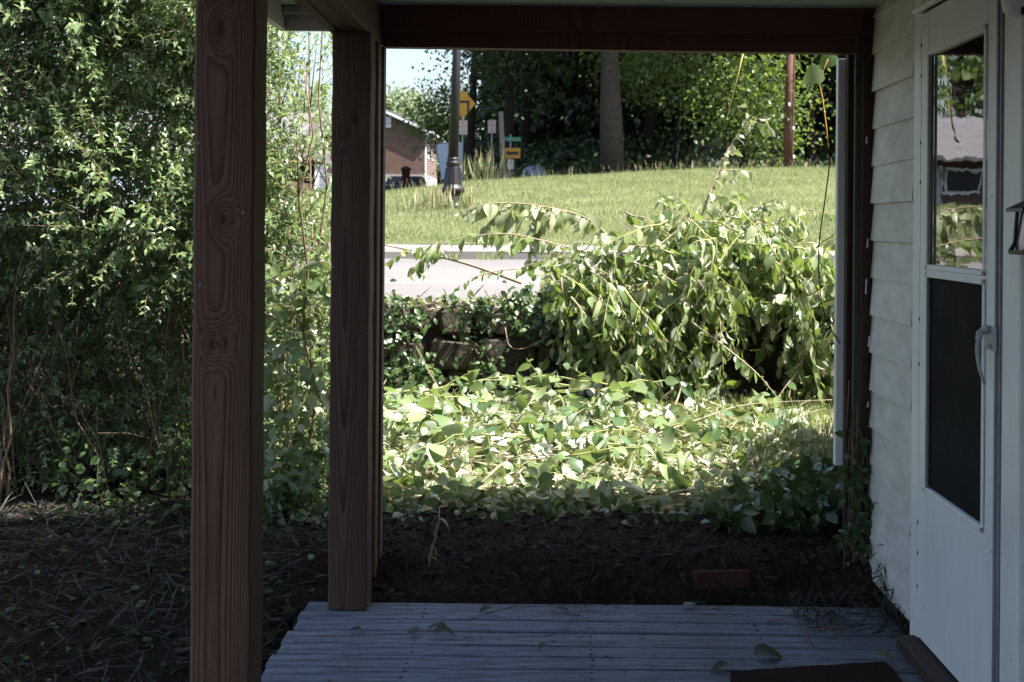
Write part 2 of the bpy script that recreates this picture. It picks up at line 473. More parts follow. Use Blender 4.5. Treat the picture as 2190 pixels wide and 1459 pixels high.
MAT['pole_red'] = plain('red-brown creosote pole', (0.10, 0.05, 0.037), 0.85, 0.2, var=0.4, scale=5)
MAT['bark'] = plain('grey-brown bark', (0.042, 0.035, 0.032), 0.95, 0.15, var=0.55, scale=9, bump=0.8)
MAT['bark_dark'] = plain('dark bark', (0.020, 0.016, 0.014), 0.95, 0.15, var=0.5, scale=6)
MAT['stem'] = plain('tan cut stem', (0.24, 0.19, 0.13), 0.7, 0.3, var=0.35, scale=12)
MAT['stem_green'] = plain('green young stem', (0.24, 0.24, 0.09), 0.6, 0.3, var=0.3, scale=12)
MAT['twig'] = plain('brown twig', (0.16, 0.11, 0.075), 0.85, 0.2, var=0.4, scale=14)
MAT['orange_stem'] = plain('orange vine stem', (0.42, 0.22, 0.05), 0.6)
MAT['yellow_stem'] = plain('yellow-green vine stem', (0.40, 0.36, 0.08), 0.6)
MAT['cable'] = plain('black cable', (0.014, 0.014, 0.014), 0.5)
MAT['mat'] = plain('red-brown coir mat', (0.026, 0.012, 0.010), 0.98, 0.1, var=0.5, scale=90, bump=0.8)
MAT['car_black'] = plain('black car paint', (0.010, 0.010, 0.011), 0.5, 0.3)
MAT['car_blue'] = plain('light blue car paint', (0.26, 0.31, 0.36), 0.3, 0.6, var=0.05)
MAT['tyre'] = plain('black tyre rubber', (0.015, 0.015, 0.015), 0.8)

MAT['lf_hedge'] = leafmat('privet leaf', [(0.05, 0.095, 0.036), (0.095, 0.16, 0.062), (0.17, 0.24, 0.105)], (0.19, 0.24, 0.14), (0.18, 0.28, 0.055), 0.32, 0.30, spec=0.6)
MAT['lf_hedge_lit'] = leafmat('privet leaf painted sunlit', [(0.13, 0.20, 0.07), (0.21, 0.27, 0.12)], (0.22, 0.27, 0.16), (0.24, 0.32, 0.08), 0.38, 0.34, spec=0.6)  # paler privet colour, mixed in so more leaves seem sunlit
MAT['lf_pale'] = leafmat('wilted leaf painted sunlit', [(0.16, 0.20, 0.08), (0.24, 0.28, 0.15), (0.30, 0.33, 0.20)], (0.36, 0.39, 0.28), (0.28, 0.34, 0.10), 0.35, 0.36, per='object')  # paler leaf colour stands in for sunlight and pale undersides
MAT['lf_brush'] = leafmat('cut branch leaf', [(0.055, 0.10, 0.03), (0.105, 0.16, 0.05), (0.20, 0.24, 0.10)], (0.34, 0.38, 0.27), (0.20, 0.28, 0.035), 0.36, 0.34, per='object')
MAT['lf_brush_m'] = leafmat('brush pile leaf', [(0.055, 0.10, 0.03), (0.105, 0.16, 0.05), (0.20, 0.24, 0.10)], (0.34, 0.38, 0.27), (0.20, 0.28, 0.035), 0.36, 0.34)
MAT['lf_litter_w'] = leafmat('coarse lawn weed blade', [(0.07, 0.11, 0.04), (0.11, 0.16, 0.07), (0.17, 0.20, 0.11)], (0.16, 0.19, 0.10), (0.2, 0.26, 0.06), 0.3, 0.5)
MAT['clod'] = leafmat('soil clod', [(0.012, 0.009, 0.008), (0.024, 0.018, 0.015), (0.05, 0.039, 0.033)], (0.03, 0.022, 0.018), (0, 0, 0), 0.0, 0.95, spec=0.1)  # clod colour lowered along with the soil to deepen the shade
MAT['lf_deck'] = leafmat('wilted leaf darkened for shade', [(0.022, 0.035, 0.014), (0.05, 0.065, 0.025), (0.05, 0.035, 0.02)], (0.09, 0.10, 0.07), (0.05, 0.07, 0.02), 0.2, 0.6, per='object')  # the deck's shade is put into this darker leaf colour
MAT['lf_litter'] = leafmat('fallen green leaf', [(0.04, 0.09, 0.034), (0.08, 0.14, 0.055), (0.16, 0.21, 0.08), (0.24, 0.29, 0.18)], (0.40, 0.45, 0.35), (0.20, 0.29, 0.05), 0.30, 0.32, per='object')
MAT['lf_litter_m'] = leafmat('small fallen leaf', [(0.035, 0.075, 0.026), (0.075, 0.13, 0.045), (0.15, 0.20, 0.08), (0.30, 0.31, 0.20)], (0.40, 0.45, 0.33), (0.24, 0.31, 0.07), 0.28, 0.38)
MAT['lf_ivy'] = leafmat('ivy leaf', [(0.022, 0.050, 0.016), (0.04, 0.075, 0.022), (0.07, 0.11, 0.035)], (0.09, 0.12, 0.06), (0.10, 0.16, 0.03), 0.2, 0.30)
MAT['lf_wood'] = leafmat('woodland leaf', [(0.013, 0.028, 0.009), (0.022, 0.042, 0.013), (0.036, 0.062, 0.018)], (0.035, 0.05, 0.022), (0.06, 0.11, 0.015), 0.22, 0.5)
MAT['lf_lit'] = leafmat('woodland leaf painted sunlit', [(0.024, 0.048, 0.012), (0.045, 0.078, 0.02), (0.085, 0.13, 0.033)], (0.10, 0.14, 0.055), (0.18, 0.27, 0.04), 0.35, 0.5)  # lighter copy of the woodland leaf, with sunlight in its colour
MAT['lf_far'] = leafmat('distant leaf paled for haze', [(0.14, 0.19, 0.10), (0.19, 0.24, 0.13)], (0.2, 0.24, 0.15), (0.22, 0.28, 0.12), 0.3, 0.6)  # leaf colour paled in place of haze over the distance
MAT['grass'] = leafmat('lawn grass blade', [(0.11, 0.145, 0.058), (0.18, 0.208, 0.095), (0.31, 0.315, 0.19)], (0.21, 0.23, 0.12), (0.20, 0.26, 0.05), 0.35, 0.5)
MAT['straw'] = leafmat('dry grass stalk', [(0.30, 0.26, 0.16), (0.42, 0.37, 0.26), (0.20, 0.21, 0.10)], (0.3, 0.25, 0.14), (0.3, 0.25, 0.1), 0.2, 0.7)
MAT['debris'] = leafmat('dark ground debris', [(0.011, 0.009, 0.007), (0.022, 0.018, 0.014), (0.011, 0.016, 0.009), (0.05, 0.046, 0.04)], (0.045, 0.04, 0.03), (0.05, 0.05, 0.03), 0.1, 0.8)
MAT['blossom'] = leafmat('cream blossom', [(0.55, 0.52, 0.34), (0.68, 0.66, 0.5)], (0.6, 0.58, 0.4), (0.5, 0.5, 0.3), 0.2, 0.6)

# ------------------------------------------------------------------ ground and terrain
def sm(a, b, x):
    t = np.clip((x - a) / (b - a), 0, 1); return t * t * (3 - 2 * t)
_r = np.random.default_rng(3)
_ph = _r.uniform(0, 6.28, (14, 2)); _fr = _r.uniform(0.6, 7, (14, 2)) * _r.choice([-1, 1], (14, 2))
def rough(x, y):
    z = 0
    for i in range(14):
        z = z + np.sin(x * _fr[i, 0] + y * _fr[i, 1] + _ph[i, 0]) / (1 + np.hypot(*_fr[i])) 
    return z * 0.28
def yard_z(x, y):
    x = np.asarray(x, float); y = np.asarray(y, float)
    left = -0.16 + 0.27 * sm(4.2, 5.9, y) + 0.19 * sm(6, 9, y)
    bank = -0.16 + 0.17 * sm(5.20, 5.30, y) + 0.125 * sm(5.27, 5.50, y + 0.07 * np.sin(x * 3.1 + 1) + 0.03 * np.sin(x * 11)) + 0.06 * sm(5.45, 5.97, y + 0.05 * np.sin(x * 5) + 0.03 * np.sin(x * 13)) + 0.11 * sm(6.0, 9, y)
    z = left + (bank - left) * sm(-1.05, -0.8, x)
    amp = 0.022 + 0.075 * sm(5.25, 5.5, y) * (1 - sm(5.6, 6.2, y)) 
    return z + rough(x * 1.6, y * 1.6) * amp + rough(x * 6, y * 6) * amp * 0.5 + rough(x * 17, y * 17) * amp * 0.22
def crest(x): return np.interp(x, [-30, -10, -4.96, -4.0, -2.47, -0.4, 1.67, 4.43, 8.6, 30], [1.6, 2.0, 2.31, 2.42, 2.63, 2.79, 2.90, 3.07, 3.14, 3.4])
def hill_z(x, y):
    x = np.asarray(x, float); y = np.asarray(y, float)
    c = crest(x)
    s = np.clip((y - 21.6) / 20.4, 0, 1)
    front = 1.09 + (c - 1.09) * (s + 0.10 * np.sin(s * math.pi))
    bl = np.interp(y, [42, 46, 60, 78, 100, 200, 400], [0, 0.0, -0.2, 0.05, 1.9, 3.5, 5])
    br = np.interp(y, [42, 60, 100, 200, 400], [0, 0.25, 1.0, 2.5, 5])
    b = bl + (br - bl) * sm(-5, -1, x - (y - 42) * -0.03)
    z = np.where(y <= 42, front, c + b)
    return z + rough(x * 0.5, y * 0.5) * 0.06
def sheet(name, xs, ys, zf, mat, kind='structure'):
    X, Y = np.meshgrid(xs, ys); Z = zf(X, Y)
    V = np.stack([X.ravel(), Y.ravel(), Z.ravel()], 1); nx = len(xs)
    i, j = np.meshgrid(np.arange(nx - 1), np.arange(len(ys) - 1)); a = (j * nx + i).ravel()
    return npmesh(name, V, np.stack([a, a + 1, a + nx + 1, a + nx], 1), mat, None, kind)
dense = np.concatenate([[-60, -30, -15, -8], np.arange(-5, 3.2, 0.022), [4, 7, 15, 30, 60]])
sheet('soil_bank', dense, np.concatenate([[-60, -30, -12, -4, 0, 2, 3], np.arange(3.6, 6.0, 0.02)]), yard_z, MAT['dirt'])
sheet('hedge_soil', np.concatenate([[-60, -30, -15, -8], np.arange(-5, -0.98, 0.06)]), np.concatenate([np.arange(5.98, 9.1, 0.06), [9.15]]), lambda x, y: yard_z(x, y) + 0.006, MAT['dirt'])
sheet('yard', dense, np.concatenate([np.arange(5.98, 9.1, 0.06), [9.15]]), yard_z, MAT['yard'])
rx = np.concatenate([[-200, -100, -50], np.arange(-24, 25, 1.0), [50, 100, 200]])
road_z = lambda x, y: 0.852 + 0.055 * (y - 9.3) / 10.7 + 0 * x
sheet('road', rx, np.linspace(9.25, 20.05, 16), road_z, MAT['road'])
hx = np.concatenate([[-300, -200, -120, -70, -45], np.arange(-32, 32, 0.8), [45, 70, 120, 200, 300]])
sheet('lawn', hx, np.concatenate([np.arange(21.58, 43.5, 0.5), [44, 46]]), hill_z, MAT['lawn'])
sheet('terrain', hx, np.concatenate([[45.9], np.arange(47, 80, 1.5), [85, 92, 100, 120, 150, 200, 300, 500]]), lambda x, y: hill_z(x, y) - 0.004, MAT['wood_floor'])
kb = empty('kerb', (0, 20, 0.9), 'grey worn stone kerb between the pale road and the sidewalk', 'kerb'); kb['kind'] = 'structure'
for i in range(-8, 9):
    x0 = i * 1.5 + 0.01; w = 1.48
    dz = R.uniform(-0.012, 0.012); dy = R.uniform(-0.02, 0.02)
    build('kerb_stone', MB().box(x0, x0 + w, 20.0 + dy, 20.2 + dy, 0.78, 1.03 + dz, 0.018), MAT['concrete'], kb)
sw = empty('sidewalk', (0, 20.9, 1.0), 'pale concrete sidewalk slabs along the bottom of the lawn', 'sidewalk'); sw['kind'] = 'structure'
for i in range(-8, 9):
    x0 = i * 1.5 + 0.01 + 0.3
    build('paving_slab', MB().add([(x0, 20.23, 1.025), (x0 + 1.48, 20.23, 1.025), (x0 + 1.48, 21.66, 1.088), (x0, 21.66, 1.088),
        (x0, 20.23, 0.8), (x0 + 1.48, 20.23, 0.8), (x0 + 1.48, 21.66, 0.8), (x0, 21.66, 0.8)],
        [(0, 1, 2, 3), (0, 4, 5, 1), (1, 5, 6, 2), (2, 6, 7, 3), (3, 7, 4, 0), (4, 7, 6, 5)]), MAT['concrete'], sw)

# ------------------------------------------------------------------ retaining wall
rw = empty('retaining_wall', (0, 9.05, 0.2), 'dark rough stone retaining wall below the road with ivy hanging over it', 'wall')
build('wall_core', MB().box(-14, 8, 9.03, 9.34, -0.1, 0.83), MAT['mortar'], rw)
rs = random.Random(5)
zs = [0.12, 0.36, 0.50, 0.70, 0.875]
for r_ in range(4):
    x = -5.2 - rs.random() * 0.3
    while x < 4.2:
        w = rs.uniform(0.20, 0.44)
        mb = MB().box(0, w - 0.012, 0, 0.16, 0, zs[r_ + 1] - zs[r_] - 0.006, 0.030)
        kx = {(i, j): (rs.uniform(-.03, .03), rs.uniform(-.035, .035)) for i in (0, 1) for j in (0, 1)}
        mb.v = [(a + kx[a > w / 2, c > .1][0] + rs.uniform(-.012, .012), b + rs.uniform(-.02, .02), c + kx[a > w / 2, c > .1][1] + rs.uniform(-.012, .012)) for a, b, c in mb.v]
        off = Vector((x, 8.93 + rs.uniform(-0.04, 0.05), zs[r_] + rs.uniform(-.02, .01)))
        mb.v = [(a + off.x, b + off.y, c + off.z) for a, b, c in mb.v]
        build('stone', mb, MAT['stone'], rw, origin=off)
        x += w

# ------------------------------------------------------------------ the house with its porch
SX = 1.25
YX = lambda px, X: X * F / (px - CX)
hw = empty('house_wall', (SX, 4.9, 0), 'dirty white lap siding of the house wall beside the storm door', 'wall')
build('wall_sheathing', MB().box(SX + 0.004, 7.0, -4.0, 5.50, -0.25, 2.24), MAT['frame_brown'], hw)
Y_SID0, Y_SID1 = YX(1951, SX - .017), 5.495
for k in range(-10, 8):
    zb = EYE - 33 / F * YX(1950, SX - .017) + 0.1435 * k
    if zb < -0.03: continue
    zt = min(zb + 0.157, 2.24)
    yo = R.uniform(-0.012, 0.012); o2 = R.uniform(-0.003, 0.003)
    pts = []
    for (y0, y1) in ((Y_SID0, Y_SID1 + yo),):
        n = 14
        mb = MB()
        for i in range(n + 1):
            y = y0 + (y1 - y0) * i / n
            chip = (R.uniform(0, 0.03) if k in (-8, -7) and i > 6 else R.uniform(0, 0.0025))
            mb.v += [(SX - 0.017 + o2, y, zb + chip), (SX - 0.005 + o2, y, zt), (SX - 0.0085 + o2, y, zb + chip), (SX + 0.003 + o2, y, zt)]
        for i in range(n):
            a = i * 4
            mb.f += [(a, a + 4, a + 5, a + 1), (a + 2, a + 3, a + 7, a + 6), (a, a + 2, a + 6, a + 4), (a + 1, a + 5, a + 7, a + 3)]
        mb.f += [(0, 1, 3, 2), (n * 4, n * 4 + 2, n * 4 + 3, n * 4 + 1)]
    build('siding_board', mb, MAT['siding'], hw)
for k in range(-10, 8):                                 # siding on the near side of the door, cut by the frame edge
    zb = EYE - 33 / F * YX(1950, SX - .017) + 0.1435 * k
    if zb < -0.03: continue
    build('siding_board', MB().prism([(SX - 0.019, zb), (SX - 0.003, zb + 0.155), (SX + 0.006, zb + 0.155), (SX - 0.010, zb)], 'y', 1.2, YX(2183, SX - .034) - .003), MAT['siding'], hw)
build('door_casing', MB().box(SX - 0.034, SX + 0.02, YX(1968, SX - .034), YX(1952, SX - .034), 0.0, 2.24, 0.004), MAT['white_trim'], hw)
build('door_casing', MB().box(SX - 0.034, SX + 0.02, YX(2182, SX - .034), YX(2146, SX - .034), 0.0, 2.24, 0.004), MAT['white_trim'], hw)
build('door_header', MB().box(SX - 0.030, SX + 0.02, YX(2146, SX - .034) + .002, YX(1968, SX - .034) - .002, 2.125, 2.24, 0.004), MAT['white_trim'], hw)
build('drip_cap', MB().box(SX - 0.062, SX - 0.0355, 3.74, 4.72, 2.108, 2.123, 0.004), MAT['white_trim'], hw)
build('threshold', MB().box(SX - 0.095, SX + 0.05, 3.60, 4.72, 0.0035, 0.050, 0.006), MAT['frame_brown'], hw)
for i in range(4):                                     # ribs of the jamb between door and casing
    y0 = YX(2146, SX - .034) + 0.003 + i * 0.0165
    build('jamb_strip', MB().box(SX - 0.030 - 0.006 * (i % 2), SX + 0.01, y0, y0 + 0.0145, 0.05, 2.10, 0.002), MAT['white'] if i % 2 == 0 else MAT['groove'], hw)

# storm door
DX = SX - 0.022
sd = empty('storm_door', (DX, 4.3, 0.05), 'white aluminium storm door with tall glass above a dark screen panel', 'door')
DY0, DY1, DZ0, DZ1 = YX(2129, DX - .014), YX(1968.5, DX - .014), 0.058, 2.102
gl = PX(1987, 300, DX - 0.01).y; gr = PX(2106, 300, DX - 0.0205).y      # glass: far and near edge
gz1 = PX(1988, 120, DX - .01).z; gz0 = PX(1987, 565, DX).z
pz1 = PX(1987, 592, DX).z; pz0 = PX(1990, 1042, DX).z
def panel(y0, y1, z0, z1, x0=DX - 0.014, x1=DX + 0.014, bev=0.003): return MB().box(x0, x1, y0, y1, z0, z1, bev)
build('stile', panel(gl, DY1, DZ0, DZ1), MAT['white'], sd)
build('stile', panel(DY0, gr, DZ0, DZ1), MAT['white'], sd)
build('top_rail', panel(gr, gl, gz1, DZ1, DX - 0.0135), MAT['white'], sd)
build('middle_rail', panel(gr, gl, pz1, gz0, DX - 0.0135), MAT['white'], sd)
build('bottom_panel', panel(gr, gl, DZ0, pz0, DX - 0.0135), MAT['white'], sd)
build('glass_pane', panel(gr - .004, gl + .004, gz0 - .004, gz1 + .004, DX - 0.004, DX + 0.004, 0), MAT['glass'], sd)
# the lower screen bellies and its edges wave a little
mb = MB(); n = 14; mcols = 8
for i in range(n + 1):
    for j in range(mcols + 1):
        a, b = i / n, j / mcols
        mb.v.append((DX - 0.004 - 0.006 * math.sin(a * 9) * math.sin(b * math.pi), gr + (gl - gr) * b, pz0 + (pz1 - pz0) * a))
for i in range(n):
    for j in range(mcols): q = i * (mcols + 1) + j; mb.f.append((q, q + 1, q + mcols + 2, q + mcols + 1))
build('screen_panel', mb, MAT['screen'], sd, smooth=True)
build('inner_door', MB().box(DX + 0.05, DX + 0.06, 3.75, 4.7, 0.05, 2.1), MAT['frame_brown'], sd)
for (a0, a1, b0, b1) in ((gz1, gz0, gl, gr), (pz1, pz0, gl, gr)):     # moulded lip round both openings
    for (y0, y1, z0, z1) in ((b0 - 0.016, b0, a1 - 0.016, a0 + 0.016), (b1, b1 + 0.016, a1 - 0.016, a0 + 0.016), (b0, b1, a0, a0 + 0.016), (b0, b1, a1 - 0.016, a1)):
        build('glazing_bead', MB().box(DX - 0.0205, DX - 0.0136, y0, y1, z0, z1, 0.002), MAT['white'], sd)
build('seal_strip', MB().box(DX - 0.008, DX + 0.01, DY1 + .001, DY1 + .008, 0.06, 2.10), MAT['seam'], sd)
build('top_seal', MB().box(DX - 0.008, DX + 0.01, DY0, DY1, 2.1025, 2.1075), MAT['seam'], sd)
for z in (0.22, 0.33, 0.95, 1.10, 1.55, 1.68, 1.9, 0.43, 2.0):
    build('hinge_pin', MB().tube([(DX - 0.012, DY1 + .0045, z - 0.006), (DX - 0.012, DY1 + .0045, z + 0.006)], 0.004, 6), MAT['black_metal'], sd)
a_, b_ = PX(2104, 722, DX - 0.024), PX(2127, 722, DX - 0.024)
hz = lambda py: PX(2113, py, DX - 0.024).z
build('handle_plate', MB().box(DX - 0.024, DX - 0.0142, b_.y, a_.y, hz(748), hz(697), 0.004), MAT['handle'], sd)
hp = [PX(2116, 704, DX - 0.026), PX(2102, 706, DX - 0.036), PX(2093, 728, DX - 0.048), PX(2091, 758, DX - 0.050), PX(2096, 792, DX - 0.046), PX(2106, 822, DX - 0.036)]
build('handle', MB().tube(smooth_path(hp, 4), [0.0105 - 0.0065 * i / 20 for i in range(21)], 8), MAT['handle'], sd, smooth=True)
build('latch_button', MB().tube([PX(2108, 708, DX - 0.03), PX(2094, 712, DX - 0.046), PX(2089, 724, DX - 0.050)], [0.009, 0.009, 0.005], 8), MAT['handle'], sd, smooth=True)
build('lock_cylinder', MB().tube([PX(2118, 740, DX - 0.023), PX(2118, 740, DX - 0.028)], 0.007, 10), MAT['galv'], sd)
for (qx, qy) in ((2122, 80), (2122, 1180), (1977, 60), (1977, 1300), (2122, 420)):
    q = PX(qx, qy, DX - 0.0135); build('screw', MB().tube([q, q + Vector((-0.002, 0, 0))], 0.0035, 8), MAT['galv'], sd)

# deck
dk = empty('porch_deck', (0.1, 4.2, -0.02), 'weathered blue-grey porch floor boards with dark gaps and scattered twigs', 'deck')
DANG = math.atan(0.011)
y = 5.262
widths = [0.135, 0.112, 0.132, 0.158, 0.122, 0.130, 0.140, 0.140, 0.135, 0.14] + [0.14] * 40
left_off = 0
for i, w in enumerate(widths):
    if y < -1.2: break
    n = 16; mb = MB(); zt = R.uniform(-0.0025, 0.0025)
    xl = -0.885 + R.uniform(-0.008, 0.008); xr = SX - 0.022
    for q in range(n + 1):
        x = xl + (xr - xl) * q / n
        y1 = y - x * math.tan(DANG) - R.uniform(0.0, 0.003); y0 = y1 - (w - 0.015) + R.uniform(0, 0.002)
        zz = zt + 0.0015 * math.sin(x * 3 + i)
        mb.v += [(x, y0 + 0.004, zz), (x, y1 - 0.004, zz), (x, y1, zz - 0.005), (x, y1, zz - 0.03), (x, y0, zz - 0.03), (x, y0, zz - 0.005)]
    for q in range(n):
        a = q * 6
        for e in range(6): mb.f.append((a + e, a + 6 + e, a + 6 + (e + 1) % 6, a + (e + 1) % 6))
    mb.f += [(0, 1, 2, 3, 4, 5), tuple(n * 6 + e for e in range(5, -1, -1))]
    bo = build('deck_board', mb, MAT['deck'], dk, origin=(0.1, y, -0.01))
    for nx_ in (-0.45, 0.14, 0.72):
        for q in (0.25, 0.75):
            ny = y - nx_ * math.tan(DANG) - (w - .015) * q; build('nail_head', MB().tube([(nx_ + R.uniform(-.01, .01), ny, zt - .002), (nx_, ny, zt + 0.0018)], 0.0032, 7), MAT['seam'], bo)
    y -= w
build('rim_joist', MB().box(-0.85, -0.81, -1.2, 5.2, -0.16, -0.031), MAT['frame_brown'], dk)
build('end_joist', MB().box(-0.81, 1.16, 5.19, 5.23, -0.16, -0.031), MAT['frame_brown'], dk)

# posts
def post(name, x0, x1, y0, y1, ztop, mat, label, extra=None):
    c = ((x0 + x1) / 2, (y0 + y1) / 2, 0.003)
    e = empty(name, c, label, 'post', 'porch posts')
    n = 40; mb = MB(); b = 0.006
    loop = [(x0 + b, y0), (x1 - b, y0), (x1, y0 + b), (x1, y1 - b), (x1 - b, y1), (x0 + b, y1), (x0, y1 - b), (x0, y0 + b)]
    for i in range(n + 1):
        z = 0.003 + (ztop - 0.003) * i / n
        jx = 0.0012 * math.sin(i * 0.9) + R.uniform(-0.0006, 0.0006)
        mb.v += [(px_ + jx, py_, z) for px_, py_ in loop]
    for i in range(n):
        for k in range(8): mb.f.append((i * 8 + k, i * 8 + (k + 1) % 8, i * 8 + 8 + (k + 1) % 8, i * 8 + 8 + k))
    mb.f += [tuple(range(8)), tuple(n * 8 + k for k in range(8))]
    o = build('shaft', mb, mat, e)
    return e
ZB = 2.092
near = post('porch_post', -0.824, -0.684, 3.27, 3.41, ZB, MAT['post_a'], 'thick rough-sawn brown post nearest the viewer with swirling knots')
far = post('porch_post', -0.797, -0.657, 5.14, 5.28, ZB, MAT['post_b'], 'darker brown post at the corner of the deck under the beam end')
# nail heads on the posts
for (pt, lst, yf) in ((near, [(424, 306), (520, 455), (428, 610)], 3.27), (far, [(716, 110), (712, 570)], 5.14)):
    for (a, b) in lst:
        p = P(a, b, yf)
        build('nail_head', MB().tube([(p.x, yf - 0.002, p.z), (p.x, yf + 0.002, p.z)], 0.0035, 8), MAT['galv'], pt)

# beams
bm = empty('porch_beam', (-0.74, 3.5, ZB), 'raw brown timber beam running over the two porch posts', 'beam')
build('plank', MB().box(-0.812, -0.772, -1.3, 5.565, ZB, 2.243, 0.004), MAT['beam_raw'], bm)
build('plank', MB().box(-0.7695, -0.712, -1.3, 5.565, ZB + 0.003, 2.243, 0.004), MAT['beam_raw'], bm)
build('plank', MB().box(-0.7095, -0.664, -1.3, 5.565, ZB + 0.001, 2.243, 0.004), MAT['beam_raw'], bm)
hd = empty('header_beam', (0.2, 5.55, ZB), 'dark red-brown header beam across the top of the porch opening', 'beam')
def strip(zl, zr, hl, hr, y0, y1, x0=-0.662, x1=1.30):
    return MB().add([(x0, y0, zl), (x1, y0, zr), (x1, y0, zr + hr), (x0, y0, zl + hl), (x0, y1, zl), (x1, y1, zr), (x1, y1, zr + hr), (x0, y1, zl + hl)],
        [(0, 1, 2, 3), (4, 7, 6, 5), (0, 4, 5, 1), (1, 5, 6, 2), (2, 6, 7, 3), (3, 7, 4, 0)])
build('lower_board', strip(2.088, 2.076, 0.063, 0.078, 5.535, 5.60), MAT['beam'], hd)
build('upper_board', strip(2.152, 2.155, 0.092, 0.095, 5.50, 5.60), MAT['beam'], hd)
build('bead', strip(2.1455, 2.1485, 0.006, 0.006, 5.494, 5.5345), MAT['beam_raw'], hd)
# left jamb behind the corner post
lj = empty('opening_jamb', (-0.67, 5.5, 0.0), 'slim brown jamb board behind the corner post at the opening edge', 'jamb', 'boards at the sides of the opening')
build('board', MB().box(-0.725, -0.660, 5.40, 5.56, 0.05, ZB - 0.003, 0.004), MAT['post_b'], lj)
build('edge_strip', MB().box(-0.6595, -0.651, 5.50, 5.57, 0.1, ZB - 0.003, 0.002), MAT['frame_grey'], lj)
# right side of the opening
rj = empty('opening_jamb', (1.22, 5.56, 0.02), 'dark brown built-up jamb with peeling paint between opening and siding', 'jamb', 'boards at the sides of the opening')
fx = lambda px, d: (px - CX) / F * d
build('front_board', MB().box(fx(1843, 5.50), SX + 0.012, 5.497, 5.525, 0.02, 2.235, 0.003), MAT['frame_brown'], rj)
build('weathered_strip', MB().box(fx(1826, 5.54), SX + 0.012, 5.530, 5.555, 0.02, 2.235, 0.003), MAT['frame_grey'], rj)
build('recessed_board', MB().box(fx(1812, 5.60), SX + 0.012, 5.605, 5.655, 0.02, 2.09, 0.003), MAT['frame_brown'], rj)
build('white_stop', MB().box(fx(1790, 5.66), SX + 0.012, 5.660, 5.70, 0.45, 2.072, 0.003), MAT['white_trim'], rj, label='white painted stop board at the outer edge of the opening')
for (a, b, s) in ((1855, 520, 16), (1852, 612, 26), (1858, 730, 18), (1853, 300, 12), (1856, 865, 10)):   # flakes of old white paint
    p = P(a, b, 5.496)
    w = 0.004
    build('paint_flake', MB().add([(p.x - w, 5.4955, p.z - s * .0011), (p.x + w * .6, 5.4955, p.z - s * .0012), (p.x + w, 5.4940, p.z + s * .001), (p.x - w * .4, 5.4940, p.z + s * .0011)], [(0, 1, 2, 3)]), MAT['white_trim'], rj, norm=False)

# roof
rf = empty('porch_roof', (0, 3, 2.25), 'white edged porch roof overhang with pale green painted soffit boards', 'roof')
for i in range(18):
    y0 = -1.4 + i * 0.3878
    build('soffit_board', MB().box(-1.050, 1.245, y0, y0 + 0.383, 2.247, 2.262, 0.002), MAT['soffit'], rf)
build('soffit_batten', MB().box(-1.050, -0.83, 5.53, 5.57, 2.215, 2.2465, 0.003), MAT['soffit'], rf)
build('fascia', MB().box(-1.078, -1.053, -1.4, 5.613, 2.155, 2.36, 0.003), MAT['fascia'], rf)
build('fascia', MB().box(-1.0525, 7.0, 5.588, 5.613, 2.155, 2.36, 0.003), MAT['fascia'], rf)
build('drip_edge', MB().box(-1.098, 7.0, 5.615, 5.63, 2.27, 2.375, 0.003), MAT['fascia'], rf)
build('shingle_deck', MB().prism([(-1.10, 2.365), (-1.10, 2.39), (4.2, 4.10), (9.5, 2.4), (9.5, 2.37), (4.2, 4.07)], 'y', -4, 5.638), MAT['roof'], rf)
build('gable_board', MB().prism([(-1.1, 2.362), (4.2, 4.04), (9.4, 2.362)], 'y', 5.50, 5.55), MAT['siding'], rf)
hbk = empty('house_body', (4, 1, 0), 'hidden bulk of the house behind the siding wall', 'house')
build('wall', MB().box(7.01, 9.0, -4, 5.5, -0.3, 2.3), MAT['siding'], hbk)

# wall lantern and white fixture
wl = empty('wall_lantern', (SX - 0.04, 3.53, 1.33), 'small black carriage lantern on the wall by the door, cut by the picture edge', 'lantern')
c = Vector((1.212, 3.53, 0)); zt, zb = PX(2152, 452, 1.10).z, PX(2152, 545, 1.10).z
zb = 1.4 - (545 - 489) / F * 3.53; zt = 1.4 - (453 - 489) / F * 3.53
def sq(r, z): return [(c.x - r, c.y - r, z), (c.x + r, c.y - r, z), (c.x + r, c.y + r, z), (c.x - r, c.y + r, z)]
SIDES = [(0, 1, 5, 4), (1, 2, 6, 5), (2, 3, 7, 6), (3, 0, 4, 7)]
build('cap', MB().add(sq(0.064, zt) + sq(0.064, zt + 0.008) + sq(0.02, zt + 0.034), [(3, 2, 1, 0)] + SIDES + [tuple(i + 4 for i in f) for f in SIDES] + [(8, 9, 10, 11)]), MAT['black_metal'], wl)
build('base', MB().add(sq(0.058, zb) + sq(0.060, zb + 0.010), [(3, 2, 1, 0)] + SIDES + [(4, 5, 6, 7)]), MAT['black_metal'], wl)
build('glass', MB().add(sq(0.046, zb + 0.011) + sq(0.036, zt - 0.001), SIDES), MAT['lantern_glass'], wl)
for sx in (-1, 1):
    for sy in (-1, 1):
        build('corner_bar', MB().tube([(c.x + sx * .054, c.y + sy * .054, zb + 0.008), (c.x + sx * .046, c.y + sy * .046, zb + 0.03), (c.x + sx * .042, c.y + sy * .042, zt)], [0.007, 0.005, 0.005], 6), MAT['black_metal'], wl)
build('bracket', MB().box(SX - 0.03, SX - 0.012, c.y - 0.03, c.y + 0.03, zb + 0.02, zb + 0.12, 0.004), MAT['black_metal'], wl)
build('bracket_arm', MB().tube([(SX - 0.02, c.y, zt + 0.02), (c.x, c.y, zt + 0.05), (c.x, c.y, zt + 0.034)], 0.006, 6), MAT['black_metal'], wl)
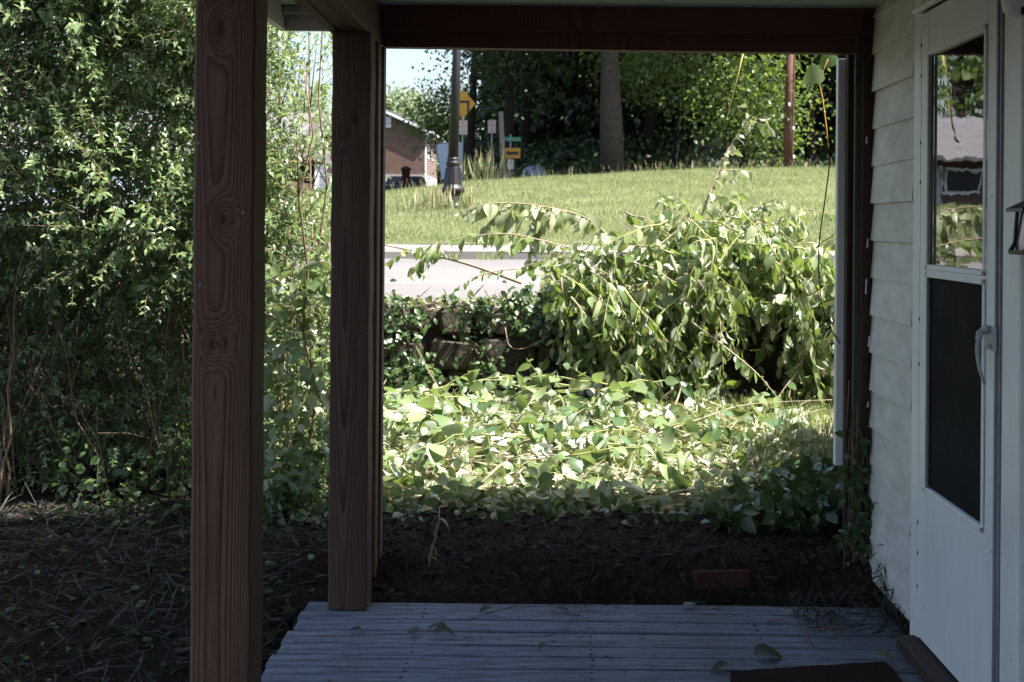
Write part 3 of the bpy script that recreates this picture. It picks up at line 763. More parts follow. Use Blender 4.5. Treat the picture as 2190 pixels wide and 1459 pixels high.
wf = empty('wall_fixture', (SX - 0.05, 3.5, 1.95), 'white rounded wall fixture above the black lantern at the top corner', 'light')
zc = 1.4 - (0 - 489) / F * 3.63
build('housing', MB().lathe((1.203, 3.65, zc), [(0.0, -0.040), (0.030, -0.038), (0.046, -0.026), (0.052, 0.0), (0.052, 0.06), (0.03, 0.09), (0.0, 0.095)], 20), MAT['white'], wf, smooth=True)
build('sensor_eye', MB().lathe((1.195, 3.605, zc - 0.030), [(0.0, -0.014), (0.009, -0.010), (0.009, 0.008), (0, 0.009)], 12), MAT['black_metal'], wf, smooth=True)
build('mount', MB().box(1.21, SX - 0.004, 3.62, 3.68, zc - 0.02, zc + 0.07, 0.004), MAT['white'], wf)

# door mat
dm = empty('door_mat', (0.9, 4.2, 0.004), 'dark red-brown coir doormat lying on the porch boards', 'doormat')
mb = MB(); n = 18
a, b, c_, d_ = P(1540, 1425, 4.42), P(1950, 1392, 4.52), None, None
pts = [(0.57, 4.43), (1.08, 4.54), (1.10, 3.6), (0.45, 3.6)]
for i in range(n + 1):
    for j in range(n + 1):
        u, v = i / n, j / n
        p = [(1 - u) * (1 - v) * pts[0][k] + u * (1 - v) * pts[1][k] + u * v * pts[2][k] + (1 - u) * v * pts[3][k] for k in (0, 1)]
        mb.v.append((p[0], p[1], 0.016 + R.uniform(-.002, .002)))
for i in range(n):
    for j in range(n): q = i * (n + 1) + j; mb.f.append((q, q + 1, q + n + 2, q + n + 1))
k0 = len(mb.v)
edge = [i * (n + 1) for i in range(n + 1)] + [n * (n + 1) + j for j in range(1, n + 1)] + [i * (n + 1) + n for i in range(n - 1, -1, -1)] + [j for j in range(n - 1, 0, -1)]
for e in edge: x, y_, z = mb.v[e]; mb.v.append((x, y_, 0.004))
for i in range(len(edge)): mb.f.append((edge[i], edge[(i + 1) % len(edge)], k0 + (i + 1) % len(edge), k0 + i))
build('pile', mb, MAT['mat'], dm)

# ------------------------------------------------------------------ single leaves and cut branches
def leaf_meshes(base, mat, specs):
    out = []
    for sp in specs:
        V, Fq = leaf_template(**sp)
        out.append(mesh_of(base, [tuple(v) for v in V], [tuple(f) for f in Fq], mat, True))
    return out
_LS = [(0.50, 0.25, 0.5, 0.8, 0), (0.55, 0.5, 0.3, 0.75, 0.3), (0.46, 0.15, 0.9, 0.8, -0.4)]
LP = leaf_meshes('leaf', MAT['lf_pale'], [dict(W=w, fold=f, curl=c, n=5, wide=wd, twist=t) for (w, f, c, wd, t) in _LS])
LB = leaf_meshes('leaf', MAT['lf_brush'], [dict(W=w, fold=f, curl=c, n=5, wide=wd, twist=t) for (w, f, c, wd, t) in
    [(0.50, 0.25, 0.5, 0.8, 0), (0.55, 0.5, 0.3, 0.75, 0.3), (0.46, 0.15, 0.9, 0.8, -0.4), (0.58, 0.35, -0.3, 0.75, 0.2), (0.42, 0.8, 0.6, 0.85, 0.5), (0.52, 0.1, 0.15, 0.78, 0)]])
LL = leaf_meshes('leaf', MAT['lf_litter'], [dict(W=w, fold=f, curl=c, n=6, wide=wd, twist=t) for (w, f, c, wd, t) in
    [(0.66, 0.15, 0.25, 0.72, 0), (0.72, 0.3, 0.5, 0.7, 0.3), (0.6, 0.5, 0.8, 0.75, -0.3), (0.7, -0.2, 0.4, 0.72, 0.2), (0.55, 0.7, 0.9, 0.8, 0.5), (0.74, 0.08, 0.1, 0.68, 0), (0.62, 0.25, -0.6, 0.75, 0)]])
LD = leaf_meshes('leaf', MAT['lf_deck'], [dict(W=w, fold=f, curl=c, n=6, wide=wd, twist=t) for (w, f, c, wd, t) in
    [(0.66, 0.15, 0.25, 0.72, 0), (0.78, 0.3, 0.45, 0.68, 0.3), (0.62, 0.4, 0.5, 0.75, -0.4), (0.45, 0.5, 0.4, 0.75, 0.4)]])
LH = leaf_meshes('leaf', MAT['lf_litter'], [dict(W=0.92, fold=0.12, curl=0.3, n=8, wide=0.52), dict(W=0.86, fold=0.3, curl=0.5, n=8, wide=0.55, twist=0.3)])
def put(me, name, parent, pos, d, nrm, size, label=None, cat=None, group=None):
    x = Vector(d).normalized(); z = Vector(nrm); z = (z - x * z.dot(x))
    if z.length < 1e-3: z = x.orthogonal()
    z.normalize(); y = z.cross(x)
    m = Matrix(((x.x, y.x, z.x), (x.y, y.y, z.y), (x.z, y.z, z.z))).to_4x4()
    o = bpy.data.objects.new(name, me); col.objects.link(o)
    base = wloc(parent) if parent else Vector((0, 0, 0))
    o.parent = parent
    o.matrix_basis = Matrix.Translation(Vector(pos) - base) @ m @ Matrix.Scale(size, 4)
    return tag(o, label, cat, group)
def rv(a=1.0): return Vector((R.uniform(-a, a), R.uniform(-a, a), R.uniform(-a, a)))
def branch(path, r0, leaf, gap, label, group=None, t0=0.2, droop=1.0, cat='branch', name='cut_branch', twigs=0, stem='stem', meshes=None, keep=1.0, r1=0.0015, twl=(0.15, 0.3)):
    e = empty(name, path[0], label, cat, group)
    mb = MB(); meshes = meshes or LB
    def limb(pts, ra, rb, tt0):
        n = len(pts)
        mb.tube(pts, [ra + (rb - ra) * i / (n - 1) for i in range(n)], 5)
        seg = [0]
        for i in range(1, n): seg.append(seg[-1] + (pts[i] - pts[i - 1]).length)
        L = seg[-1]; s = L * tt0; side = R.choice((-1, 1))
        while s < L:
            i = max(k for k in range(n) if seg[k] <= s); i = min(i, n - 2)
            f = (s - seg[i]) / max(1e-6, seg[i + 1] - seg[i]); p = pts[i].lerp(pts[i + 1], f)
            tan = (pts[i + 1] - pts[i]).normalized(); sd_ = tan.cross(Vector((0, 0, 1)))
            if sd_.length < 0.1: sd_ = Vector((1, 0, 0))
            sd_.normalize()
            d = tan * 0.5 + sd_ * side * R.uniform(0.5, 1.0) + Vector((0, 0, -1)) * droop * R.uniform(0.2, 1.4) + rv(0.6)
            nr = Vector((0, 0, 1)) * R.uniform(0.2, 1) + sd_ * side * 0.5 + rv(0.7)
            if R.random() < keep:
                sz = leaf * R.choice((0.6, 0.8, 0.95, 1.05, 1.25)) * R.uniform(0.9, 1.1) * (1 - 0.35 * (s / L))
                put(R.choice(meshes), 'leaf', e, p, d, nr, sz)
            side = -side; s += gap * R.uniform(0.75, 1.3)
    limb(path, r0, r1, t0)
    for k in range(twigs):
        i = R.randrange(len(path) // 5, len(path) - 2); p = path[i]
        tan = (path[i + 1] - path[i]).normalized()
        d = (tan + rv(0.8) + Vector((0, 0, -0.3 * droop))).normalized(); L = R.uniform(*twl)
        pts = [p + d * L * q / 5 + Vector((0, 0, -0.25 * droop * L * (q / 5) ** 2)) for q in range(6)]
        limb(pts, max(r0 * 0.4, 0.002), r1, 0.15)
    build('stem', mb, MAT[stem], e, smooth=True)
    return e

def inpoly(x, y, poly):
    c = False; j = len(poly) - 1
    for i in range(len(poly)):
        (xi, yi), (xj, yj) = poly[i], poly[j]
        if (yi > y) != (yj > y) and x < (xj - xi) * (y - yi) / (yj - yi) + xi: c = not c
        j = i
    return c
PILE = [(1150, 600), (1240, 520), (1330, 470), (1420, 450), (1500, 420), (1640, 440), (1700, 470), (1810, 480), (1830, 850), (1700, 830), (1690, 660), (1540, 650), (1490, 740), (1560, 830), (1230, 850), (1235, 690), (1150, 640)]
n_b = 0
while n_b < 150:
    px, py = R.uniform(1150, 1830), R.uniform(440, 850)
    if not inpoly(px, py, PILE) or (py < 560 and R.random() < 0.5): continue
    if py < 630:
        d = R.uniform(8.5, 9.7); up = R.uniform(-0.3, 0.45)
        dr = Vector((R.uniform(-1, 1), R.uniform(-0.6, 0.5), up)).normalized(); sag = 0.35
    else:
        d = R.uniform(8.35, 8.85)
        dr = Vector((R.uniform(-0.7, 0.7), R.uniform(-0.35, 0.15), R.uniform(-1.0, -0.3))).normalized(); sag = 0.25
    L = R.uniform(0.4, 0.75); mid = P(px, py, d)
    pts = []
    for q in range(9):
        t = q / 8 - 0.5
        p = mid + dr * L * t + Vector((0, 0, -sag * L * (t + 0.2) ** 2)) + rv(0.012)
        p.z = max(p.z, float(yard_z(p.x, p.y)) + 0.06 if p.y < 9.0 else 0.92)
        if p.y > 8.86 and p.z < 0.9: p.y = 8.86
        pts.append(p)
    branch(pts, R.uniform(0.004, 0.009), 0.112, 0.040, 'leafy cut branch ' + ('hanging down the wall face under the ' if py >= 630 else 'lying on top of the ') + ('left end' if px < 1330 else 'middle' if px < 1560 else 'right end') + ' of the brush heap', 'cut branches heaped on the retaining wall',
           t0=0.05, droop=1.1, twigs=2, stem=R.choice(('stem', 'stem_green')), meshes=LB + (LP if py < 600 else LP[:1]))  # more pale leaves high up, so the heap top seems sunlit
    n_b += 1

n = 6500                                               # leaves buried inside the heap
pp = []
while len(pp) < n:
    px, py = R.uniform(1180, 1830), R.uniform(480, 850)
    if inpoly(px, py, PILE) and py > 575 - 95 * math.exp(-((px - 1560) / 150) ** 2):
        q = P(px, py, R.uniform(8.75, 10.2) if py < 640 else R.uniform(8.55, 8.9)); q.z = max(q.z, .9 if q.y > 8.9 else .2); pp.append(tuple(q))
d = rnd_unit(n); d[:, 2] -= .7; nr = rnd_unit(n); nr[:, 2] += .5; nr[:, 1] -= .3
scatter('brush_leaves', T_MED, np.array(pp), d, nr, NR.uniform(0.07, 0.125, n), MAT['lf_brush_m'])
for i in range(13):                                     # stems that stand up along the ridge of the heap
    px = R.uniform(1360, 1720); b0 = P(px, R.uniform(560, 620), R.uniform(9.0, 9.7)); hgt = 0.55 - 0.0011 * abs(px - 1545)
    t_ = b0 + Vector((R.uniform(-.15, .25), R.uniform(-.2, .2), hgt + R.uniform(-.1, .1)))
    branch(smooth_path([b0, b0.lerp(t_, .5) + rv(.04), t_, t_ + Vector((R.uniform(-.1, .2), -.05, -.02))], 5), 0.006, 0.105, 0.034, 'leafy stem standing up along the ridge of the brush heap', 'upright stems of the brush heap', t0=.15, droop=1.1, twigs=4, meshes=LB + LP, twl=(.12, .25))
# branches that stand out
branch(smooth_path([P(1420, 660, 9.2), P(1480, 520, 9.3), P(1530, 380, 9.4), P(1575, 290, 9.5), P(1612, 250, 9.5)], 7), 0.010, 0.10, 0.052, 'tall cut branch rising highest above the brush heap against the dark trees', t0=0.3, droop=0.6, twigs=9, twl=(0.12, 0.26), meshes=LP)
branch(smooth_path([P(1590, 262, 9.5), P(1620, 262, 9.45), P(1652, 278, 9.4)], 5), 0.004, 0.095, 0.034, 'short twig of pale drooping leaves at the top right of the tall branch', t0=0.1, droop=1.4, meshes=LP)
branch(smooth_path([P(1330, 540, 9.3), P(1260, 470, 9.2), P(1150, 440, 9.1), P(1050, 435, 9.0), P(985, 455, 8.95)], 7), 0.008, 0.135, 0.026, 'long branch of leaves painted sunlit-pale arching left in front of the lamp post base', t0=0.15, droop=1.4, twigs=8, twl=(0.15, 0.3), meshes=LP)
branch(smooth_path([P(1330, 560, 9.2), P(1200, 525, 9.0), P(1080, 500, 8.9), P(960, 515, 8.85), P(890, 535, 8.8)], 7), 0.007, 0.11, 0.034, 'lower branch with green leaves reaching left over the road', t0=0.2, droop=1.3, twigs=6)
branch(smooth_path([P(1115, 605, 8.75), P(1000, 565, 8.85), P(900, 540, 8.95), P(800, 520, 9.0)], 7), 0.011, 0.085, 0.07, 'thick bare tan stick slanting across the pale road', t0=0.3, droop=1.6, keep=0.45, r1=0.004)
branch(smooth_path([P(1110, 575, 8.8), P(1060, 580, 8.75), P(1010, 595, 8.7), P(980, 615, 8.65)], 6), 0.004, 0.075, 0.026, 'small twig with a comb of hanging leaves over the road', t0=0.25, droop=1.6)
branch(smooth_path([P(1480, 690, 8.4), P(1560, 750, 8.3), P(1620, 800, 8.2), P(1672, 862, 8.1)], 7), 0.007, 0.10, 0.036, 'branch slanting down to the right across the dark gap under the heap', t0=0.2, droop=1.4)
branch(smooth_path([P(1560, 600, 8.7), P(1575, 680, 8.6), P(1592, 745, 8.55)], 6), 0.004, 0.085, 0.045, 'short sprig hanging straight down into the dark gap of the heap', t0=0.3, droop=1.0)
branch(smooth_path([P(1530, 560, 9.1), P(1600, 470, 9.0), P(1660, 425, 8.9), P(1700, 440, 8.85)], 6), 0.005, 0.10, 0.04, 'branch with a tuft of whitish leaves right of the tall branch', t0=0.45, droop=1.2, twigs=3, meshes=LP)
branch(smooth_path([P(1290, 555, 9.0), P(1380, 540, 9.0), P(1440, 500, 9.05), P(1500, 440, 9.1)], 6), 0.008, 0.10, 0.05, 'thick pale broken stem lying in the middle of the heap', t0=0.2, keep=0.8, r1=0.004)
branch(smooth_path([P(1340, 520, 9.3), P(1337, 470, 9.3), P(1328, 440, 9.3)], 4), 0.004, 0.08, 0.2, 'thin bare upright twig above the left of the heap', keep=0.0, name='bare_twig', cat='twig')
branch(smooth_path([P(1362, 508, 9.3), P(1330, 480, 9.3), P(1308, 458, 9.3)], 4), 0.004, 0.08, 0.2, 'thin bare twig leaning left beside the upright bare twig', keep=0.0, name='bare_twig', cat='twig')
branch(smooth_path([P(1235, 445, 9.2), P(1240, 420, 9.2), P(1232, 418, 9.2)], 4), 0.0035, 0.08, 0.2, 'small dry twig poking up before the lawn', keep=0.0, name='bare_twig', cat='twig')
branch(smooth_path([P(1200, 545, 9.05), P(1130, 540, 9.1), P(1060, 545, 9.1)], 5), 0.005, 0.08, 0.2, 'dark thin stick lying level in front of the kerb', keep=0.1, stem='twig', name='bare_stick', cat='stick')
branch(smooth_path([P(1080, 700, 8.7), P(1090, 740, 8.68), P(1122, 745, 8.66), P(1168, 722, 8.66)], 6), 0.004, 0.08, 0.2, 'bent pale twig with a V shape against the dark wall', keep=0.05, name='bare_twig', cat='twig')
branch(smooth_path([P(945, 840, 8.3), P(920, 800, 8.3), P(905, 770, 8.35), P(890, 740, 8.4)], 5), 0.004, 0.08, 0.09, 'pale cut stalk leaning on the wall left of the V-shaped twig', keep=0.5)
branch(smooth_path([P(1400, 930, 7.3), P(1500, 895, 7.6), P(1600, 865, 8.0), P(1780, 855, 8.1)], 6), 0.005, 0.08, 0.2, 'long thin stick lying over the leaves to the right', keep=0.05, name='bare_stick', cat='stick')
branch(smooth_path([P(940, 1088, 5.62), P(938, 1120, 5.55), P(925, 1170, 5.48), P(915, 1222, 5.42)], 5), 0.0022, 0.075, 0.020, 'slender silvery sprig hanging down over the dark soil bank', t0=0.12, droop=1.5, name='hanging_sprig', cat='sprig', meshes=leaf_meshes('leaf', MAT['lf_brush'], [dict(W=0.22, fold=0.4, curl=0.4, n=4), dict(W=0.26, fold=0.2, curl=0.7, n=4)]))

# vine hanging at the top right, cable, yellow stalk
vn = empty('hanging_vine', P(1757, 190, 6.14), 'orange vine stem with two heart-shaped leaves hanging in the opening', 'vine')
build('stem', MB().tube([P(1773, 330, 6.14), P(1768, 280, 6.14), P(1760, 215, 6.14), P(1752, 178, 6.14), P(1765, 140, 6.15), P(1783, 100, 6.18)], [0.001, 0.0032, 0.003, 0.0026, 0.0022, 0.002], 6), MAT['orange_stem'], vn, smooth=True)
VL = leaf_meshes('leaf', MAT['lf_litter'], [dict(W=0.85, fold=0.15, curl=0.3, n=8, wide=0.55)])[0]
put(VL, 'leaf', vn, P(1760, 150, 6.14), Vector((-0.75, 0.05, -0.45)), Vector((0.25, -0.8, 0.35)), 0.107)
put(VL, 'leaf', vn, P(1786, 112, 6.16), Vector((-0.55, -0.1, -0.6)), Vector((0.5, -0.6, 0.4)), 0.10)
cb = empty('black_cable', P(1773, 335, 5.64), 'thin black cable drooping beside the white stop of the opening', 'cable')
build('wire', MB().tube(smooth_path([P(1772, 318, 5.64), P(1774, 350, 5.64), P(1764, 430, 5.64), P(1752, 520, 5.64), P(1753, 610, 5.64), P(1766, 680, 5.65), P(1796, 735, 5.66)], 6), 0.0026, 6), MAT['cable'], cb, smooth=True)
ys = empty('vine_stalk', P(1566, 200, 6.1), 'thin yellow stalk hanging from the header into the view', 'stalk')
build('stem', MB().tube([P(1594, 95, 6.0), P(1575, 170, 6.03), P(1556, 245, 6.06), P(1540, 290, 6.1)], [0.004, 0.0034, 0.003, 0.0015], 6), MAT['yellow_stem'], ys, smooth=True)
put(LB[0], 'leaf', ys, P(1543, 283, 6.09), Vector((-0.2, 0, -1)), Vector((1, -0.3, 0.2)), 0.05)

# ------------------------------------------------------------------ leaf litter
def heap(x, y):
    return 0.10 * np.exp(-((x - 0.1) / 0.9) ** 2 - ((y - 7.7) / 0.9) ** 2) + 0.10 * np.exp(-((x + 0.6) / 0.5) ** 2 - ((y - 6.9) / 0.7) ** 2) + 0.02
def litter_pos(n, y0, y1, skew=1.0):
    y = y0 + (y1 - y0) * NR.random(n) ** skew
    x = NR.uniform(-1.25, 1.0, n) * (y / 6.0) + 0.15
    z = yard_z(x, y) + heap(x, y) * NR.random(n)
    return np.stack([x, y, z], 1)
big = []
k = 0
while k < 300:
    p = litter_pos(1, 6.15, 8.8, 1.2)[0]
    cx = p[0] - 0.9; 
    if p[0] > 0.25 and p[1] < 7.6 and R.random() < 0.55: continue
    d = Vector((R.uniform(-1, 1), R.uniform(-1, 1), R.uniform(-0.3, 0.4)))
    nr = Vector((R.uniform(-.7, .7), R.uniform(-0.9, 0.4), R.uniform(0.3, 1.0) * R.choice((1, 1, -1))))
    sz = R.uniform(0.085, 0.15) * (1.15 if p[1] > 7.3 else 1)
    p[2] = float(yard_z(p[0], p[1])) + 0.015 + float(heap(p[0], p[1])) * R.random() * 1.1
    put(R.choice(LL + LH[:1]), 'fallen_leaf', None, p, d, nr, sz, ('big' if sz > .13 else 'broad' if sz > .105 else 'small') + ' fallen leaf in the ' + ('left' if p[0] < -0.6 else 'middle left' if p[0] < 0.1 else 'middle right' if p[0] < 0.75 else 'right') + ' of the litter' + (' close under the stone wall' if p[1] > 7.9 else ' by the soil bank' if p[1] < 6.8 else ' halfway to the wall'), 'leaf', 'fallen leaves on the yard')
    k += 1
n = 6000
p = litter_pos(n, 6.0, 8.85, 0.9); d = rnd_unit(n); d[:, 2] *= 0.45; nr = rnd_unit(n) * 0.9; nr[:, 2] = np.abs(nr[:, 2]) * NR.choice([1, 1, -1], n) + 0.1
scatter('leaf_litter', T_MED, p + [0, 0, 0.012], d, nr, NR.uniform(0.03, 0.095, n), MAT['lf_litter_m'])
n = 2200
p = litter_pos(n, 6.0, 8.9, 1.0); d = rnd_unit(n); d[:, 2] = np.abs(d[:, 2]) * 0.25
scatter('straw_litter', T_STALK, p + [0, 0, 0.01], d, rnd_unit(n), NR.uniform(0.05, 0.22, n) , MAT['straw'])
n = 2600                                                # short grass towards the right of the yard
y = NR.uniform(6.9, 8.7, n); x = NR.uniform(0.7, 1.9, n); p = np.stack([x, y, yard_z(x, y)], 1)
d = rnd_unit(n) * 0.5; d[:, 2] = 1
scatter('yard_grass', T_BLADE, p, d, rnd_unit(n), NR.uniform(0.05, 0.13, n), MAT['grass'])

for i in range(22):                                     # cut vines lying over the litter, leaves still on them
    b0 = Vector(litter_pos(1, 6.5, 8.6)[0]); b0.z = float(yard_z(b0.x, b0.y)) + float(heap(b0.x, b0.y)) + R.uniform(0.03, 0.12)
    a_ = R.uniform(0, 6.28); L = R.uniform(0.35, 0.8); dr_ = Vector((math.cos(a_), math.sin(a_) * .8, 0)); pts = []
    for q in range(9):
        t = q / 8; w_ = b0 + dr_ * L * (t - .5) + Vector((0, 0, 0.05 * math.sin(t * 3.1))) + rv(.012)
        w_.z = max(w_.z, float(yard_z(w_.x, w_.y)) + .02); w_.y = min(w_.y, 8.8); pts.append(w_)
    branch(pts, 0.005, 0.115, 0.052, 'cut vine lying across the ' + ('left' if b0.x < -0.35 else 'middle' if b0.x < 0.5 else 'right') + ' of the leaf litter' + (' close under the stone wall' if b0.y > 7.7 else ' nearer the soil bank' if b0.y < 7.0 else ' halfway to the wall'), 'cut vines on the leaf litter', t0=.05, droop=0.2, twigs=2, meshes=LL, stem='stem_green', cat='vine', name='cut_vine')
# seedlings and leaves in shade along the top of the bank
def sprig(px, py, d, n, size, label, lean=0.0, mesh=None):
    base = P(px, py, d); base.z = float(yard_z(base.x, base.y)) - 0.01
    top = base + Vector((lean, -0.02, 0.04 + 0.018 * n))
    e = empty('seedling', base, label, 'seedling', 'seedlings on the soil bank')
    build('stem', MB().tube([base, base.lerp(top, 0.5) + rv(0.01), top], [0.003, 0.002, 0.001], 5), MAT['stem_green'], e, smooth=True)
    for i in range(n):
        q = base.lerp(top, 0.35 + 0.65 * i / max(1, n - 1)); s = 1 if i % 2 else -1
        put((mesh or LL[5]), 'leaf', e, q, Vector((s * R.uniform(.5, 1), R.uniform(-.6, .2), R.uniform(-0.1, 0.5))), Vector((R.uniform(-.5, .5), -0.7, 0.6)), size * R.uniform(.8, 1.15))
SEED = [(930, 1080, 5.96, 5, .060, 'taller seedling with round dark leaves at the left of the bank edge', .06), (1000, 1075, 5.98, 4, .055, 'seedling right next to the tallest one on the bank edge', .03),
        (1150, 1045, 6.2, 5, .075, 'broad-leaved seedling in the sun at the middle of the bank edge', .0), (1195, 1075, 6.0, 4, .055, 'short seedling in front of the broad-leaved one', .04),
        (1560, 1080, 5.94, 4, .06, 'shaded seedling left of the dark ivy corner', -.04)]
for s in SEED: sprig(*s)
n = 330
x = NR.uniform(-0.8, 1.4, n); y = NR.uniform(5.82, 6.06, n); p = np.stack([x, y, yard_z(x, y) + NR.random(n) * 0.03], 1)
d = rnd_unit(n); nr = rnd_unit(n); nr[:, 1] -= 0.6; nr[:, 2] += 0.6
scatter('bank_leaves', T_MED, p, d, nr, NR.uniform(0.03, 0.085, n), MAT['lf_ivy'])
n = 2600
x = NR.uniform(-0.8, 1.4, n); y = NR.uniform(5.25, 5.9, n); p = np.stack([x, y, yard_z(x, y) + 0.008], 1)
d = rnd_unit(n); d[:, 2] *= 0.4
scatter('bank_debris', T_STALK, p, d, rnd_unit(n), NR.uniform(0.02, 0.09, n), MAT['debris'])
T_CLOD = (np.array([(1, 0, .1), (-.9, .2, -.1), (.1, 1.1, 0), (-.1, -.9, .2), (.2, .1, .8), (0, -.1, -.7)]), np.array([(0, 2, 4), (2, 1, 4), (1, 3, 4), (3, 0, 4), (2, 0, 5), (1, 2, 5), (3, 1, 5), (0, 3, 5)]))
n = 2600
x = NR.uniform(-0.8, 1.25, n); y = NR.uniform(5.26, 5.98, n); p = np.stack([x, y, yard_z(x, y)], 1)
scatter('soil_clods', T_CLOD, p, rnd_unit(n), rnd_unit(n), 0.004 + 0.022 * NR.random(n) ** 4, MAT['clod'], smooth=False)
n = 1400
x = NR.uniform(-3.6, -0.9, n); y = NR.uniform(4.2, 6.3, n); p = np.stack([x, y, yard_z(x, y)], 1)
scatter('ground_clods', T_CLOD, p, rnd_unit(n), rnd_unit(n), 0.004 + 0.02 * NR.random(n) ** 4, MAT['clod'], smooth=False)
# half-buried brick
bb = P(1540, 1268, 5.36)
tag(build('brick', MB().box(-0.105, 0.105, -0.05, 0.05, -0.035, 0.035, 0.006, Matrix.Translation((bb.x, 5.37, 0.066)) @ Matrix.Rotation(0.12, 4, 'Z') @ Matrix.Rotation(-0.2, 4, 'X')), MAT['brick_piece'], origin=(bb.x, 5.38, 0.065)), 'red brick half buried in the dark soil bank', 'brick')

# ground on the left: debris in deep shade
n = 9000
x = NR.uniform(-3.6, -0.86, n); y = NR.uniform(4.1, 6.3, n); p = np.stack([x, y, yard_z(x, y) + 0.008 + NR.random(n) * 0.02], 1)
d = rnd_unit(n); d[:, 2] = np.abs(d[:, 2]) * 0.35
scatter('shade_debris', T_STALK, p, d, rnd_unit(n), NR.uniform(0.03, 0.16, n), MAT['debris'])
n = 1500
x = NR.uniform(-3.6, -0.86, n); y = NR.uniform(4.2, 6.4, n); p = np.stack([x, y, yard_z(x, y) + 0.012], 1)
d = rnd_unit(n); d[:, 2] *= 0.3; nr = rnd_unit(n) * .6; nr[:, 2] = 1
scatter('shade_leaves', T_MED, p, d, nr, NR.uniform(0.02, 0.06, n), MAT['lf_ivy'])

# deck litter
for (px, py, s, me, lab) in ((1612, 1412, 0.12, LD[1], 'round dark leaf curled on the boards by the doormat'), (925, 1362, 0.09, LD[2], 'crumpled green leaf cluster on the left of the deck'),
        (955, 1352, 0.085, LD[3], 'narrow green leaf beside the crumpled one on the deck'), (773, 1358, 0.045, LD[2], 'tiny dark leaf near the left edge of the deck'), (905, 1358, 0.06, LD[0], 'flat dark leaf half under the crumpled leaf cluster'),
        (1460, 1303, 0.06, LB[5], 'pale leaf lying flat near the far edge of the deck'), (1700, 1318, 0.05, LB[5], 'small pale leaf near the siding on the deck'), (1560, 1432, 0.09, LD[3], 'dark leaf half under the round leaf by the doormat'),
        (1915, 1417, 0.085, LB[3], 'grey curled leaf by the door threshold'), (1170, 1388, 0.045, LD[2], 'tiny brown leaf in the middle of the deck'), (1800, 1340, 0.075, LD[1], 'dark leaf in the tangle before the siding'),
        (1190, 1312, 0.05, LD[3], 'small dark leaf at the far edge of the deck left of its middle'), (1055, 1310, 0.06, LD[2], 'curled dark leaf at the far edge of the deck by a twig'), (1740, 1330, 0.06, LD[2], 'brown curled leaf left of the tangle before the siding'), (1290, 1420, 0.035, LD[2], 'tiny dark crumb of leaf low in the middle of the deck')):
    d = EYE * F / (ideal(px, py)[1]); q = P(px, py, d); q.z = 0.016
    put(me, 'deck_leaf', None, q, Vector((R.uniform(-1, 1), R.uniform(-.5, .5), 0.1)), Vector((0, -.2, 1)), s, lab, 'leaf', 'leaves on the deck')
for i, (a, b, lab) in enumerate([((1050, 1312), (1110, 1296), 'thin dark twig lying at the far edge of the deck'), ((1740, 1385), (1640, 1335), 'curved brown twig on the deck before the siding'),
        ((1720, 1350), (1850, 1340), 'arching dark tendril on the deck by the siding'), ((1180, 1310), (1240, 1320), 'short twig in the middle of the far deck edge')]):
    pts = []
    for t in np.linspace(0, 1, 8):
        px, py = a[0] + (b[0] - a[0]) * t, a[1] + (b[1] - a[1]) * t + 14 * math.sin(t * math.pi) * (1 if i != 1 else -1)
        d = EYE * F / (ideal(px, py)[1]); q = P(px, py, d); q.z = 0.006 + 0.02 * math.sin(t * 3.1); pts.append(q)
    tag(build('deck_twig', MB().tube(pts, 0.0025, 5), MAT['twig'], smooth=True, origin=pts[0]), lab, 'twig', 'twigs on the deck')
n = 500
x = NR.uniform(-0.86, 1.15, n); y = 5.25 - 0.9 * NR.random(n) ** 1.8; p = np.stack([x, y, np.full(n, 0.005)], 1)
d = rnd_unit(n); d[:, 2] *= 0.2
scatter('deck_debris', T_STALK, p, d, rnd_unit(n), NR.uniform(0.008, 0.045, n), MAT['debris'])
n = 420                                                 # soil and tendrils in the corner by the siding
t = NR.random(n); x = 1.23 - 0.35 * NR.random(n) ** 2; y = 4.85 + 0.45 * t; p = np.stack([x, y, 0.006 + 0.16 * NR.random(n) * (x > 1.08) * t], 1)
d = rnd_unit(n); d[:, 2] = np.abs(d[:, 2])
scatter('corner_debris', T_STALK, p, d, rnd_unit(n), NR.uniform(0.02, 0.11, n), MAT['debris'])

# ------------------------------------------------------------------ ivy on the wall and at the house corner
def ivy(label, strands, leaves, spread, size, name='ivy', mat='lf_ivy', loc=None):
    e = empty(name, loc or strands[0][0], label, 'ivy')
    mb = MB(); pos, dr, nr = [], [], []
    for st in strands:
        pts = smooth_path(st, 5); mb.tube(pts, [0.005 - 0.004 * i / len(pts) for i in range(len(pts))], 5)
        for i in range(leaves):
            q = R.choice(pts) + Vector((R.gauss(0, spread), -abs(R.gauss(0, spread * 0.5)), R.gauss(0, spread)))
            pos.append(q); dr.append((R.uniform(-1, 1), -0.4, R.uniform(-1, 0.2))); nr.append((R.uniform(-.5, .6), -0.7, R.uniform(0.2, 0.9)))
    build('vine_stem', mb, MAT['twig'], e, smooth=True)
    scatter('ivy_leaves', T_MED, np.array(pos, dtype=float), np.array(dr), np.array(nr), NR.uniform(size * 0.6, size * 1.2, len(pos)), MAT[mat], e)
W = 8.88
ivy('small-leaved ivy covering the wall top beside the corner post', [[P(830, 655, W), P(835, 720, W), P(850, 800, W - .05)], [P(860, 650, W), P(870, 700, W)], [P(815, 700, W), P(820, 800, W)], [P(890, 770, W), P(880, 830, W - .1)], [P(860, 780, W), P(920, 800, W - .05)]], 85, 0.07, 0.05)
ivy('ivy tuft hanging over the middle of the bare stone wall', [[P(980, 640, W), P(1000, 690, W)], [P(1030, 645, W), P(1040, 690, W)], [P(1010, 730, W), P(1040, 800, W)], [P(1050, 770, W), P(1075, 850, W - .05)]], 55, 0.055, 0.05)
